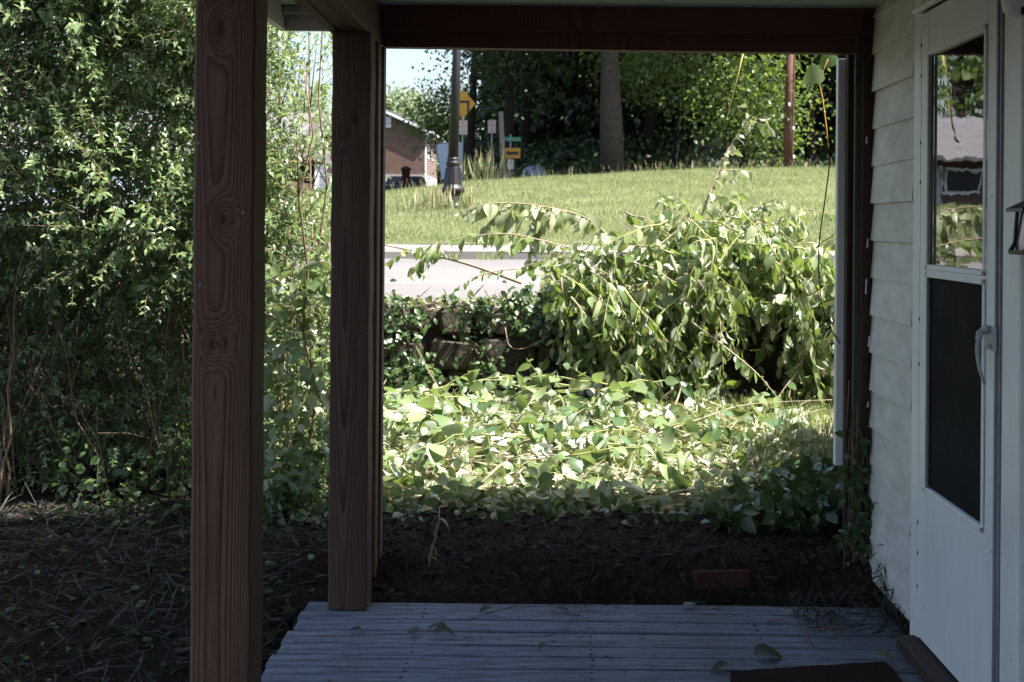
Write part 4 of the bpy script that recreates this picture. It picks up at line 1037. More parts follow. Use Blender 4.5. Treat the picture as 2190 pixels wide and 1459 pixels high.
ivy('ivy spilling over the wall top where the brush heap begins', [[P(1080, 630, W), P(1110, 690, W)], [P(1130, 620, W), P(1150, 700, W)], [P(1180, 640, W), P(1190, 720, W)], [P(1150, 800, W), P(1170, 850, W - .05)]], 90, 0.06, 0.055)
n = 1500                                               # dry roots and clippings on the coping
x = NR.uniform(-3.5, 2.6, n); p = np.stack([x, NR.uniform(8.9, 9.35, n), np.full(n, 0.885)], 1)
d = rnd_unit(n); d[:, 2] *= 0.4; 
scatter('coping_litter', T_STALK, p, d, rnd_unit(n), NR.uniform(0.05, 0.2, n), MAT['straw'])
n = 1100
x = NR.uniform(-3.5, 2.6, n); p = np.stack([x, NR.uniform(8.9, 9.4, n), 0.885 + NR.random(n) * 0.05], 1)
d = rnd_unit(n); d[:, 2] *= 0.5; nr = rnd_unit(n); nr[:, 2] = 1
scatter('coping_leaves', T_MED, p, d, nr, NR.uniform(0.03, 0.08, n), MAT['lf_litter_m'])
# low ivy at the house corner, with a tall unseen shrub added to shade the yard
cs = empty('ivy_with_shade_shrub', (1.75, 6.5, 0.25), 'dark ivy at the house corner with an added shrub behind the jamb for shade', 'shrub')
mb = MB()
for i in range(16):
    b0 = Vector((R.uniform(1.75, 2.2), R.uniform(5.9, 7.4), 0.2)); hgt = 1.35 - 0.5 * (b0.y - 5.9) / 1.5
    mb.tube([b0, b0 + Vector((R.uniform(-.1, .1), R.uniform(-.1, .1), hgt * .6)), b0 + Vector((R.uniform(-.2, .2), R.uniform(-.2, .2), hgt))], [0.010, 0.007, 0.003], 5)
build('stems', mb, MAT['twig'], cs, kind='stuff')
n = 7500
y = NR.uniform(5.72, 7.6, n); hh = 0.22 + (1.5 - 0.6 * (y - 5.7) / 1.9) * NR.random(n) ** 0.9; x = 0.22 * y + 0.03 + 0.7 * NR.random(n)
low = NR.random(n) < 0.22
y = np.where(low, 5.72 + 0.75 * NR.random(n), y); x = np.where(low, 0.62 + 0.75 * NR.random(n) ** 0.7 + 0.3 * (y - 5.72), x); hh = np.where(low, 0.20 + 0.14 * NR.random(n) * np.clip((x - 0.65) / 0.5, 0.15, 1.2), hh)
p = np.stack([x, y, hh], 1); d = rnd_unit(n); d[:, 2] -= 0.4; nr = rnd_unit(n) * 0.7; nr[:, 2] += 0.6; nr[:, 1] -= 0.3
scatter('ivy_and_shade_shrub_leaves', T_MED, p, d, nr, NR.uniform(0.05, 0.10, n), MAT['lf_ivy'], cs)
# tendrils climbing the jamb
cl = empty('climbing_tendril', (1.2, 5.48, 0.05), 'dead ivy tendrils climbing the foot of the brown jamb', 'ivy')
mb = MB(); pos, dr, nr = [], [], []
for i in range(9):
    x = R.uniform(1.15, 1.245); pts = []
    for q in range(9):
        pts.append(Vector((x + 0.015 * math.sin(q * 1.7 + i) + R.uniform(-.008, .008), 5.487 - 0.008 * R.random(), 0.03 + q * R.uniform(0.05, 0.10))))
    mb.tube(pts, 0.0025, 4)
    for q in range(16): pos.append(R.choice(pts[:7]) + rv(0.03)); dr.append(tuple(rv())); nr.append((R.uniform(-.5, .5), -1, 0.5))
build('tendril', mb, MAT['twig'], cl, smooth=True)
pos = np.array(pos, dtype=float); pos[:, 1] = np.minimum(pos[:, 1], 5.48)
scatter('ivy_leaves', T_MED, pos, np.array(dr), np.array(nr), NR.uniform(0.025, 0.06, len(pos)), MAT['lf_ivy'], cl)

# ------------------------------------------------------------------ hedge
def shoots(n, sample, length, gap, size, up=0.7):
    """returns leaf arrays and shoot paths; opposite leaves along thin shoots"""
    pos, dr, nr, sz, paths = [], [], [], [], []
    for i in range(n):
        a, dd = sample()
        L = R.uniform(*length); pts = [a + dd * L * q / 5 + Vector((0, 0, -0.12 * L * (q / 5) ** 2)) for q in range(6)]
        paths.append(pts)
        m = int(L / gap); ax = dd.cross(Vector((0, 0, 1)));
        if ax.length < 0.1: ax = Vector((1, 0, 0))
        ax.normalize(); bx = dd.cross(ax)
        for j in range(m):
            t = (j + 0.6) / m; k = t * 5; i0 = min(4, int(k)); q = pts[i0].lerp(pts[i0 + 1], k - i0)
            th = (j % 2) * math.pi / 2 + R.uniform(-.3, .3)
            w = ax * math.cos(th) + bx * math.sin(th)
            for s in (1, -1):
                if R.random() < 0.12: continue
                pos.append(q); dr.append(w * s + dd * 0.7 + Vector((0, 0, -0.15)) + rv(0.25)); nr.append(Vector((0, -0.15, 1)) + dd * 0.5 + rv(0.5))
                sz.append(size * R.uniform(0.65, 1.2) * (0.6 + 0.4 * math.sin(math.pi * min(1, t + 0.25))))
    f = lambda l: np.array([tuple(v) for v in l], dtype=float)
    return f(pos), f(dr), f(nr), np.array(sz), paths
def paths_mesh(paths, r, n=3):
    mb = MB()
    for p_ in paths: mb.tube(p_, [r, r * .9, r * .8, r * .7, r * .6, r * .3][:len(p_)], n, cap=False)
    return mb
hg = empty('privet_hedge', (-2.0, 6.9, 0.15), 'tall dense green privet hedge with small cream blossoms left of the near post', 'hedge')
CL = []
for k in range(135):
    px = R.uniform(-280, 545); py = 720 - 1020 * R.random() ** 0.85
    CL.append((P(px, py, 6.2 + 0.75 * R.random() ** 1.3 + 0.6 * max(0, min(1, (py - 430) / 250))), R.uniform(0.16, 0.34)))
def hs():
    c, r = R.choice(CL)
    o = Vector((R.gauss(0.15, 1), R.gauss(-0.45, 0.8), R.gauss(0.35, 0.9))).normalized()
    a = c + o * r * R.uniform(0.35, 0.95)
    return a, (o + Vector((0, 0, .35)) + rv(0.45)).normalized()
pos, dr, nr, sz, paths = shoots(5600, hs, (0.12, 0.32), 0.024, 0.050)
m1 = NR.random(len(pos)) < 0.7
scatter('foliage', T_SMALL, pos[m1], dr[m1], nr[m1], sz[m1], MAT['lf_hedge'], hg)
scatter('painted_lit_foliage', T_SMALL, pos[~m1], dr[~m1], nr[~m1], sz[~m1] * 1.1, MAT['lf_hedge_lit'], hg)
build('shoots', paths_mesh(paths, 0.0022), MAT['twig'], hg, kind='stuff', norm=False)
def hs2():                                            # thin leaf in the lower half
    px = R.uniform(-260, 560); py = R.uniform(560, 1060); d = 6.55 + 1.0 * R.random()
    return P(px, py, d), Vector((R.uniform(-.8, .8), R.uniform(-.9, .4), R.uniform(-.3, .9))).normalized()
pos, dr, nr, sz, paths = shoots(2300, hs2, (0.15, 0.35), 0.024, 0.044)
scatter('lower_foliage', T_SMALL, pos, dr, nr, sz, MAT['lf_hedge'], hg)
build('lower_shoots', paths_mesh(paths, 0.002), MAT['twig'], hg, kind='stuff', norm=False)
def stems(e, n, x0, x1, y0, y1, hh, lean, r=(0.005, 0.012), mat='twig'):
    for i in range(n):
        b0 = Vector((R.uniform(x0, x1), R.uniform(y0, y1), 0)); b0.z = float(yard_z(b0.x, b0.y)) - 0.02
        ln = Vector((R.uniform(*lean), R.uniform(-.25, .15), 1)); h_ = R.uniform(*hh); pts = [b0]
        for q in range(1, 8): pts.append(b0 + ln * (h_ * q / 7) + rv(0.03) + Vector((R.uniform(-.02, .02), 0, 0)))
        ra = R.uniform(*r)
        mb = MB().tube(pts, [ra * (1 - .75 * q / 7) for q in range(8)], 5)
        for s in range(R.randrange(2, 5)):
            q = R.randrange(2, 7); dd = (ln.normalized() + rv(0.7)).normalized(); L = R.uniform(.2, .5)
            mb.tube([pts[q], pts[q] + dd * L * .5, pts[q] + dd * L + Vector((0, 0, -.03))], [ra * .45, ra * .3, .001], 4)
        build('stem', mb, MAT[mat], e, smooth=True)
n = 36000                                              # the shaded inside and far side of the hedge
px = NR.uniform(-330, 560, n); py = 1110 - 1420 * NR.random(n); dd_ = NR.uniform(7.1, 8.0, n)
X_ = (px - CX); Y_ = (py - CY)
p = np.stack([(X_ + ROLL * Y_) / F * dd_, dd_, EYE - (Y_ - ROLL * X_) / F * dd_], 1)
scatter('inner_foliage', T_SMALL, p, rnd_unit(n), rnd_unit(n) + [0, 0, .5], NR.uniform(0.035, 0.07, n), MAT['lf_hedge'], hg)
stems(hg, 80, -3.3, -1.25, 6.35, 7.2, (0.8, 1.6), (-0.45, 0.2), r=(0.003, 0.008), mat='twig')
bl = [(lambda q: q[0] + q[1] * .28)(hs()) for _ in range(110)]
pos = np.concatenate([np.array(b)[None] + NR.normal(size=(26, 3)) * [0.012, 0.012, 0.022] for b in bl if b.z > 1.1])
pos[:, 1] -= 0.05
scatter('blossom', T_QUAD, pos, rnd_unit(len(pos)), rnd_unit(len(pos)), NR.uniform(0.010, 0.019, len(pos)), MAT['blossom'], hg)
# weeds along the foot of the hedge, in sun
wd = empty('hedge_weeds', (-1.9, 6.1, 0.1), 'leafy weeds at the sunlit foot of the hedge', 'weeds'); 
n = 1500
px = np.concatenate([NR.uniform(120, 420, n // 2), NR.uniform(560, 720, n - n // 2)]); d_ = NR.uniform(5.85, 6.5, n); x = (px - CX) / F * d_
p = np.stack([x, d_, yard_z(x, d_) + 0.30 * NR.random(n) ** 1.8 * (0.4 + np.abs(np.sin(x * 5))), ], 1); d = rnd_unit(n); d[:, 2] *= .6; nr = rnd_unit(n) * .7; nr[:, 2] += .8; nr[:, 1] -= .2
keep = (px > 500) | (NR.random(n) < 0.45)
scatter('weed_leaves', T_MED, p[keep], d[keep], nr[keep], NR.uniform(0.025, 0.065, n)[keep], MAT['lf_ivy'], wd)
# thin bush seen between the two posts
gb = empty('thin_bush', (-1.2, 6.8, 0.15), 'open twiggy bush with sunlit leaves between the two porch posts', 'bush')
stems(gb, 8, -1.40, -1.0, 6.2, 7.0, (1.9, 2.9), (-0.14, 0.05), (0.005, 0.010), 'twig')
def gs():
    while True:
        px = R.uniform(560, 735); py = R.uniform(20, 1120)
        dens = 0.5 if py < 330 else (0.6 if py < 480 else 0.9)
        if px > 640 and py < 450: dens *= 0.55
        if R.random() < dens: break
    d = R.uniform(6.1, 7.1)
    return P(px, py, d), Vector((R.uniform(-.8, .8), R.uniform(-.8, .5), R.uniform(-.2, 1))).normalized()
pos, dr, nr, sz, paths = shoots(680, gs, (0.12, 0.32), 0.027, 0.047)
m1 = NR.random(len(pos)) < 0.6
scatter('foliage', T_SMALL, pos[m1], dr[m1], nr[m1], sz[m1], MAT['lf_hedge'], gb)
scatter('painted_lit_foliage', T_SMALL, pos[~m1], dr[~m1], nr[~m1], sz[~m1] * 1.2, MAT['lf_hedge_lit'], gb)
build('shoots', paths_mesh(paths, 0.002), MAT['twig'], gb, kind='stuff', norm=False)
n = 420
px = NR.uniform(570, 730, n); py = NR.uniform(560, 1130, n); p = np.array([tuple(P(a, b, NR.uniform(5.95, 6.3))) for a, b in zip(px, py)])
d = rnd_unit(n); d[:, 2] -= .3; nr = rnd_unit(n) * .8; nr[:, 2] += .6; nr[:, 1] -= .3
scatter('broad_foliage', T_MED, p, d, nr, NR.uniform(0.05, 0.10, n), MAT['lf_litter_m'], gb)

# ------------------------------------------------------------------ lawn
def blades(name, n, x0, x1, y0, y1, h, mat, zf=hill_z, lean=0.5):
    y = y0 + (y1 - y0) * NR.random(n) ** 1.15; x = NR.uniform(x0, x1, n) * (y / 42.0)
    p = np.stack([x, y, zf(x, y) - 0.005], 1); d = rnd_unit(n) * lean; d[:, 2] = 1
    return scatter(name, T_BLADE, p, d, rnd_unit(n), NR.uniform(*h, n), mat)
blades('lawn_grass', 330000, -11, 15, 21.62, 43.5, (0.03, 0.085), MAT['grass'])
n = 36000
y = 21.7 + 21.5 * NR.random(n); x = NR.uniform(-11, 15, n) * (y / 42.0)
k_ = (np.sin(x * 1.9 + np.sin(y * .7) * 2) + np.sin(y * 1.3 + x * .6) + .5 * np.sin(x * 5.3 - y * 2.1)) > .55
p = np.stack([x, y, hill_z(x, y)], 1)[k_]; d = rnd_unit(len(p)) * .6; d[:, 2] = 1
scatter('lawn_weeds', T_BLADE, p, d, rnd_unit(len(p)), NR.uniform(.06, .16, len(p)), MAT['lf_litter_w'])
blades('lawn_seedheads', 22000, -11, 15, 21.62, 43.5, (0.04, 0.11), MAT['straw'])
n = 1800
x = NR.uniform(-3.5, 4, n); p = np.stack([x, NR.uniform(19.7, 20.0, n), np.full(n, 0.905)], 1); d = rnd_unit(n) * .8; d[:, 2] = 1
keep = np.sin(x * 3.1) + np.sin(x * 7.3 + 1) > -0.2
scatter('kerb_weeds', T_BLADE, p[keep], d[keep], rnd_unit(n)[keep], NR.uniform(0.05, 0.16, n)[keep], MAT['grass'])
def tuft(name, cx_, cy_, w, n, h, mat, label, cat='weeds', seed=0.25):
    e = empty(name, (cx_, cy_, float(hill_z(cx_, cy_))), label, cat)
    x = NR.normal(cx_, w, n); y = NR.normal(cy_, w, n); p = np.stack([x, y, hill_z(x, y)], 1); d = rnd_unit(n) * 0.35; d[:, 2] = 1
    t = (T_BLADE[0] * [1, 0.35, 1], T_BLADE[1])
    scatter('grass_blades', t, p, d, rnd_unit(n), NR.uniform(*h, n), mat, e)
    k = int(n * seed); q = p[:k].copy(); dd = d[:k] / np.linalg.norm(d[:k], axis=1, keepdims=True); hh = NR.uniform(h[1] * .7, h[1] * 1.25, k)
    scatter('stalks', t, q, dd, rnd_unit(k), hh, MAT['straw'], e)
    scatter('seed_heads', T_BLADE, q + dd * hh[:, None] * .9, dd, rnd_unit(k), np.full(k, 0.16), MAT['straw'], e)
    return e
lp = P(968, 468, 28.0); lp.z = float(hill_z(lp.x, lp.y))
tuft('grass_clump', lp.x - 0.45, lp.y - 0.5, 0.20, 130, (0.10, 0.42), MAT['grass'], 'tall weedy grass clump left of the lamp post base')
tuft('grass_clump', lp.x + 0.1, lp.y - 0.3, 0.25, 200, (0.1, 0.35), MAT['grass'], 'shorter grass around the foot of the lamp post')
g1 = P(1035, 385, 43.0); tuft('reed_clump', g1.x, 43, 0.30, 70, (0.3, 0.95), MAT['grass'], 'tall seeding grass stalks at the lawn crest right of the lamp post')
g1 = P(900, 400, 43.0); tuft('reed_clump', g1.x, 43, 0.9, 40, (0.08, 0.25), MAT['grass'], 'low seeding grass along the lawn crest below the brick house')
for (px_, lab) in ((1120, 'ragged grass fringe at the crest under the arrow sign'), (1400, 'ragged grass fringe at the foot of the big trunk'), (1640, 'dry grass fringe at the crest beside the red-brown pole')):
    g1 = P(px_, 370, 43.2); tuft('grass_fringe', g1.x, 43.2, 1.3, 260, (0.06, 0.22), MAT['grass'], lab)

# lamp post
la = empty('lamp_post', lp, 'black ornate iron lamp post with fluted base on the lawn edge', 'lamp post')
prof = [(0.27, -0.10), (0.27, 0.06), (0.245, 0.10), (0.20, 0.14), (0.185, 0.24), (0.20, 0.30), (0.235, 0.34), (0.235, 0.385), (0.205, 0.42), (0.175, 0.46), (0.155, 0.62), (0.135, 0.78), (0.125, 0.83), (0.145, 0.86), (0.145, 0.90), (0.118, 0.93), (0.125, 0.97), (0.112, 1.0)]
build('base', MB().lathe(lp, prof, 16), MAT['black_metal'], la)
top = P(983, -60, 28.0)
s0 = lp + Vector((0, 0, 0.95)); 
build('shaft', MB().tube([s0, s0.lerp(top, 0.5), top], [0.105, 0.085, 0.068], 14), MAT['black_metal'], la, smooth=True)
for k in range(8):
    th = k * math.pi / 4 + .2
    build('flute', MB().tube([lp + Vector((math.cos(th) * r, math.sin(th) * r, z)) for r, z in ((.172, .47), (.152, .64), (.133, .79))], 0.014, 5), MAT['black_metal'], la)
build('lamp_head', MB().lathe(top, [(0.06, 0), (0.12, 0.05), (0.2, 0.1), (0.22, 0.45), (0.1, 0.62), (0.02, 0.8)], 12), MAT['black_metal'], la)

# ------------------------------------------------------------------ signs at the crest
def text(s, size, loc, mat, parent, sx=1.0):
    cu = bpy.data.curves.new('lettering', 'FONT'); cu.body = s; cu.size = size; cu.align_x = 'CENTER'; cu.align_y = 'CENTER'; cu.extrude = 0.002; cu.resolution_u = 2
    tmp = bpy.data.objects.new('tmp', cu)
    col.objects.link(tmp); dg = bpy.context.evaluated_depsgraph_get(); me = bpy.data.meshes.new_from_object(tmp.evaluated_get(dg)); bpy.data.objects.remove(tmp)
    me.materials.clear(); me.materials.append(mat); me.name = 'lettering'
    o = bpy.data.objects.new('lettering', me); col.objects.link(o); o.parent = parent
    o.location = Vector(loc) - wloc(parent); o.rotation_euler = (rad(90), 0, 0); o.scale = (sx, 1, 1)
    return o
def signpost(px_, py_, d, label, r=0.03, ztop=None, name='sign_post'):
    g = float(hill_z(P(px_, py_, d).x, d)); t = P(px_, py_, d)
    e = empty(name, (t.x, d, g), label, 'sign')
    build('post', MB().tube([(t.x, d, g - 0.1), (t.x, d, (ztop or t.z))], r, 8), MAT['galv'], e)
    return e
D1 = 46.0
def npark(e, px_, py_, d, w=0.26, h=0.46):
    c0 = P(px_, py_, d - 0.05); k = MB().box(c0.x - w / 2, c0.x + w / 2, d - .062, d - .05, c0.z - h / 2, c0.z + h / 2, 0.004)
    s = build('plate', k, MAT['sign_white'], e)
    for t, z, m, sz in (('NO', 0.15, 'sign_red', .11), ('PARKING', 0.04, 'sign_red', .075), ('THIS', -0.07, 'sign_red', .08), ('SIDE', -0.16, 'sign_red', .08)):
        text(t, sz, (c0.x, d - .0655, c0.z + z), MAT[m], s, 0.9)
# diamond turn sign with its own no parking plate
e = signpost(990, 200, D1, 'amber diamond warning sign with a black left-turn arrow behind the lamp post', ztop=P(990, 195, D1).z)
c0 = P(990, 222.5, D1); hd_ = 27.5 / F * D1
def diamond(r, y0, y1): return MB().prism([(c0.x - r, c0.z), (c0.x, c0.z - r * 1.12), (c0.x + r, c0.z), (c0.x, c0.z + r * 1.12)], 'y', y0, y1)
s = build('plate', diamond(hd_, D1 - .05, D1 - .038), MAT['yellow_sign'], e)
u = hd_ / 27.5
ar = [(10, -22 + 5), (15, -22 + 5)]
def shape(pts, y): return MB().prism([(c0.x + a * u, c0.z - b * u) for a, b in pts], 'y', y - .003, y)
build('arrow', shape([(14, 17), (9, 17), (9, -2), (-8, -2), (-8, 4), (-17, -4.5), (-8, -13), (-8, -7), (14, -7)], D1 - .0505), MAT['sign_black'], s)
npark(e, 991, 273, D1)
e = signpost(1052, 275, 47.5, 'white no parking sign on a thin post between the lamp and the timber pole', ztop=P(1052, 255, 47.5).z)
npark(e, 1052, 271, 47.5, 0.27, 0.44)
# timber stub pole
g0 = P(1077, 384, D1 - 1); tp = P(1071, 239, D1 - 1)
tpo = empty('timber_pole', (g0.x, g0.y, float(hill_z(g0.x, g0.y))), 'grey weathered timber stub pole standing before the arrow sign', 'pole')
build('shaft', MB().tube([(g0.x, g0.y, float(hill_z(g0.x, g0.y)) - .2), (g0 + tp) / 2, tp], [0.088, 0.084, 0.076], 10), MAT['timber'], tpo, smooth=True)
# arrow sign, street name sign and small white plate
D2 = 46.5
e = signpost(1092, 285, D2, 'amber arrow sign with green street name sign above, beside the timber pole', ztop=P(1092, 288, D2).z)
u2 = D2 / F
c0 = P(1096, 328, D2)
s = build('arrow_plate', MB().box(c0.x - 17 * u2, c0.x + 17 * u2, D2 - .062, D2 - .05, c0.z - 11 * u2, c0.z + 11 * u2, .003), MAT['yellow_sign'], e)
u = u2
build('arrow', shape([(13, 3.3), (-8, 3.3), (-8, 7), (-15, 0), (-8, -7), (-8, -3.3), (13, -3.3)], D2 - .0625), MAT['sign_black'], s)
c0 = P(1097, 298, D2)
s = build('street_plate', MB().box(c0.x - 19 * u2, c0.x + 18 * u2, D2 - .058, D2 - .05, c0.z - 4.8 * u2, c0.z + 4.8 * u2, .002), MAT['sign_green'], e)
text('nnett St', 8.2 * u2, (c0.x + .01, D2 - .0605, c0.z), MAT['sign_white'], s, 1.0)
c0 = P(1092, 352, D2)
s = build('small_plate', MB().box(c0.x - 7 * u2, c0.x + 7 * u2, D2 - .062, D2 - .05, c0.z - 10.5 * u2, c0.z + 10.5 * u2, .003), MAT['sign_white'], e)
text('NO', 5.5 * u2, (c0.x, D2 - .0655, c0.z + 5 * u2), MAT['sign_black'], s)
# telephone pole
g0 = P(1683, 358, 43.5); tp = P(1692, 60, 43.5); gz = float(hill_z(g0.x, g0.y))
up = empty('utility_pole', (g0.x, g0.y, gz), 'red-brown wooden utility pole at the lawn crest on the right', 'pole')
build('shaft', MB().tube([(g0.x, g0.y, gz - .2), (g0 + tp) / 2, tp], [0.145, 0.135, 0.12], 12), MAT['pole_red'], up, smooth=True)
build('conduit', MB().tube([P(1694, 352, 43.3), P(1697, 200, 43.3), P(1700, 60, 43.3)], 0.03, 6), MAT['pole_red'], up)
for (a, b) in ((1688, 223), (1697, 274), (1698, 335)):
    q = P(a, b, 43.3); build('tag_plate', MB().box(q.x - .03, q.x + .03, 43.26, 43.28, q.z - .05, q.z + .05), MAT['house_white'], up)

# ------------------------------------------------------------------ things beyond the crest on the left
bx = empty('white_box', P(967, 385, 58), 'pale blue-white box trailer standing behind the lamp post', 'trailer')
A = [P(934, 309, 58), P(990, 305, 58), P(986, 384, 58), P(944, 384, 58)]; B = [P(942, 306, 60.5), P(998, 303, 60.5), P(991, 384, 60.5), P(950, 384, 60.5)]
build('front_panel', MB().add(A + [a + Vector((0, .04, 0)) for a in A], [(0, 1, 2, 3), (4, 7, 6, 5), (0, 4, 5, 1), (1, 5, 6, 2), (2, 6, 7, 3), (3, 7, 4, 0)]), MAT['bluewhite'], bx)
A2 = [a + Vector((0, .05, 0)) for a in A]
build('body', MB().add(A2 + B, [(0, 1, 2, 3), (4, 7, 6, 5), (0, 4, 5, 1), (1, 5, 6, 2), (2, 6, 7, 3), (3, 7, 4, 0)]), MAT['bluedark'], bx)
for sx in (950, 980):
    q = P(sx, 384, 59.2)
    build('wheel', MB().tube([(q.x - .1, 59.2, q.z - .25), (q.x + .1, 59.2, q.z - .25)], 0.3, 14), MAT['tyre'], bx)
def car(loc, ang, paint, label, sc=1.0):
    e = empty('parked_car', loc, label, 'car')
    e.rotation_euler = (0, 0, ang); e.scale = (sc, sc, sc)
    prof = [(-2.15, .35), (-2.2, .62), (-2.1, .86), (-1.2, .93), (-.55, 1.38), (.75, 1.42), (1.5, .98), (2.05, .92), (2.15, .6), (2.1, .35)]
    def sect(hw_, k=1.0): return [(x, hw_ * (1 if z < 0.95 else 0.82), z) for x, z in prof]
    L_, R_ = sect(.85), [(x, -y, z) for x, y, z in sect(.85)]
    nn = len(prof); mb = MB().add(L_ + R_, [tuple(range(nn)), tuple(range(nn, 2 * nn))[::-1]] + [(i, i + nn, (i + 1) % nn + nn, (i + 1) % nn) for i in range(nn)])
    me = mesh_of('body', mb.v, mb.f, MAT[paint]); fixn(me); o = bpy.data.objects.new('body', me); col.objects.link(o); o.parent = e
    bv = o.modifiers.new('b', 'BEVEL'); bv.width = 0.07; bv.segments = 3; bv.limit_method = 'ANGLE'; bv.angle_limit = rad(25)
    me.polygons.foreach_set('use_smooth', [True] * len(me.polygons))
    def part(name, mb_, mat):
        m_ = mesh_of(name, mb_.v, mb_.f, MAT[mat]); fixn(m_); q = bpy.data.objects.new(name, m_); col.objects.link(q); q.parent = e
    part('windscreen', MB().add([(1.42, .60, 1.03), (1.42, -.60, 1.03), (.83, -.58, 1.38), (.83, .58, 1.38), (1.46, .60, 1.045), (1.46, -.60, 1.045), (.87, -.58, 1.395), (.87, .58, 1.395)], [(0, 1, 2, 3), (4, 7, 6, 5), (0, 4, 5, 1), (1, 5, 6, 2), (2, 6, 7, 3), (3, 7, 4, 0)]), 'win_dark')
    part('rear_window', MB().add([(-1.14, .6, .99), (-1.14, -.6, .99), (-.63, -.58, 1.34), (-.63, .58, 1.34), (-1.18, .6, 1.0), (-1.18, -.6, 1.0), (-.67, -.58, 1.355), (-.67, .58, 1.355)], [(0, 1, 2, 3), (4, 7, 6, 5), (0, 4, 5, 1), (1, 5, 6, 2), (2, 6, 7, 3), (3, 7, 4, 0)]), 'win_dark')
    for s in (-1, 1):
        part('side_window', MB().prism([(-.95, .99), (-.5, 1.32), (.7, 1.34), (1.2, .99)], 'y', s * .73, s * .80), 'win_dark')
        for x in (-1.35, 1.4):
            part('wheel', MB().tube([(x, s * .68, .31), (x, s * .88, .31)], .31, 18), 'tyre')
            part('hub_cap', MB().tube([(x, s * .875, .31), (x, s * .89, .31)], .18, 14), 'galv')
        part('headlight', MB().box(2.08, 2.17, s * .6 - .15, s * .6 + .15, .62, .75, .02), 'sign_white')
        part('tail_light', MB().box(-2.2, -2.12, s * .62 - .13, s * .62 + .13, .66, .8, .02), 'sign_red')
    return e
cz = P(868, 412, 66); car((cz.x, 66, P(866, 376, 66).z - 1.42 * .9), rad(80), 'car_black', 'black car parked low behind the lawn crest, before the brick house', 0.9)
zc_ = float(road_z(0, 18.9))
car((-6.3, 18.9, zc_), math.pi, 'car_blue', 'light blue car parked at the kerb behind the hedge', 1.0)
# brick pier
pg = P(868, 392, 62); pt_ = P(868, 361, 62); gz = float(hill_z(pg.x, 62))
bp = empty('brick_pier', (pg.x, 62, gz), 'short red brick pier with a cap above the black car', 'pier')
nrow = int((pt_.z - gz) / .085)
for i in range(nrow):
    z = gz + i * .085
    for j in range(2):
        xa = pg.x - .17 + (j * .17 if i % 2 == 0 else (0 if j == 0 else .17))
        build('brick', MB().box(xa, xa + .165, 61.83, 62.17, z, z + .08, .004), MAT['brick_piece'], bp)
build('cap', MB().box(pg.x - .21, pg.x + .21, 61.78, 62.22, gz + nrow * .085, gz + nrow * .085 + .09, .01), MAT['brick_piece'], bp)
build('finial', MB().box(pg.x - .11, pg.x + .11, 61.9, 62.1, gz + nrow * .085 + .09, gz + nrow * .085 + .15, .01), MAT['brick_piece'], bp)

# brick house
HD = 104.0; q = HD / F
def HP(px_, py_): return P(px_, py_, HD)
c_r = HP(908, 285); base_z = HP(870, 398).z; f_z = HP(870, 373).z
xl = HP(706, 300).x; xr = c_r.x; HL = 11.0
pk = HP(811, 230); ev = HP(924, 282); evl = HP(650, 307)
bh = empty('brick_house', ((xl + xr) / 2, HD, base_z - 1), 'red brick house with a gable end and pale foundation at the far left', 'house')
build('wall', MB().prism([(xl, f_z), (xr, f_z), (xr, c_r.z), (pk.x, pk.z - .12), (xl, HP(706, 283).z)], 'y', HD, HD + HL), MAT['brick'], bh, origin=(xl, HD, f_z))
build('foundation', MB().box(xl - .05, xr + .05, HD - .05, HD + HL, base_z - 1.2, f_z - .003), MAT['foundation'], bh)
def slab(p0, p1, th, y0, y1): return MB().prism([(p0.x, p0.z), (p1.x, p1.z), (p1.x, p1.z + th), (p0.x, p0.z + th)], 'y', y0, y1)
build('roof', slab(pk, ev, .14, HD - .35, HD + HL + .3), MAT['roof'], bh)
build('roof', slab(evl, pk - Vector((0.003, 0, 0)), .14, HD - .35, HD + HL + .3), MAT['roof'], bh)
build('rake_board', slab(pk + Vector((0, 0, -.2)), ev + Vector((0, 0, -.2)), .19, HD - .40, HD - .352), MAT['house_white'], bh)
build('rake_board', slab(evl + Vector((0, 0, -.2)), pk + Vector((-0.003, 0, -.2)), .19, HD - .40, HD - .352), MAT['house_white'], bh)
build('eave_soffit', MB().box(xr + .003, ev.x, HD - .3, HD + HL, ev.z - .22, ev.z - .14), MAT['house_white'], bh)
build('gutter', MB().box(ev.x + .003, ev.x + .1, HD - .35, HD + HL + .3, ev.z - .18, ev.z - .02), MAT['house_white'], bh)
vt = HP(828, 261)
vo = build('gable_vent', MB().box(vt.x - .45, vt.x + .28, HD - .07, HD - .003, vt.z - .40, vt.z + .40), MAT['house_white'], bh)
for k in range(6): build('louvre', MB().box(vt.x - .36, vt.x + .2, HD - .09, HD - .0705, vt.z - .33 + k * .11, vt.z - .26 + k * .11), MAT['grey_panel'], vo)
build('downspout', MB().tube([(xr + .08, HD + .06, ev.z - .15), (xr + .08, HD + .06, f_z - .4)], .05, 6), MAT['house_white'], bh)
for (ya, yb, za, zb_) in ((1.2, 2.2, .25, 1.7), (3.2, 4.3, .25, 1.7), (6, 7.2, .25, 1.7)):
    w = build('window', MB().box(xr + .003, xr + .06, HD + ya, HD + yb, c_r.z - zb_, c_r.z - za), MAT['house_white'], bh)
    build('pane', MB().box(xr + .061, xr + .07, HD + ya + .1, HD + yb - .1, c_r.z - zb_ + .1, c_r.z - za - .1), MAT['win_dark'], w)
gx0, gx1 = HP(640, 320).x, HP(704, 320).x
build('garage_wall', MB().box(gx0, gx1 - .004, HD + .3, HD + 6, base_z - 1, HP(670, 312).z), MAT['grey_panel'], bh)
for k in range(4): build('garage_panel', MB().box(gx0 + .2, gx1 - .2, HD + .25, HD + .296, base_z - .6 + k * .62, base_z - .03 + k * .62, .01), MAT['house_white'], bh)
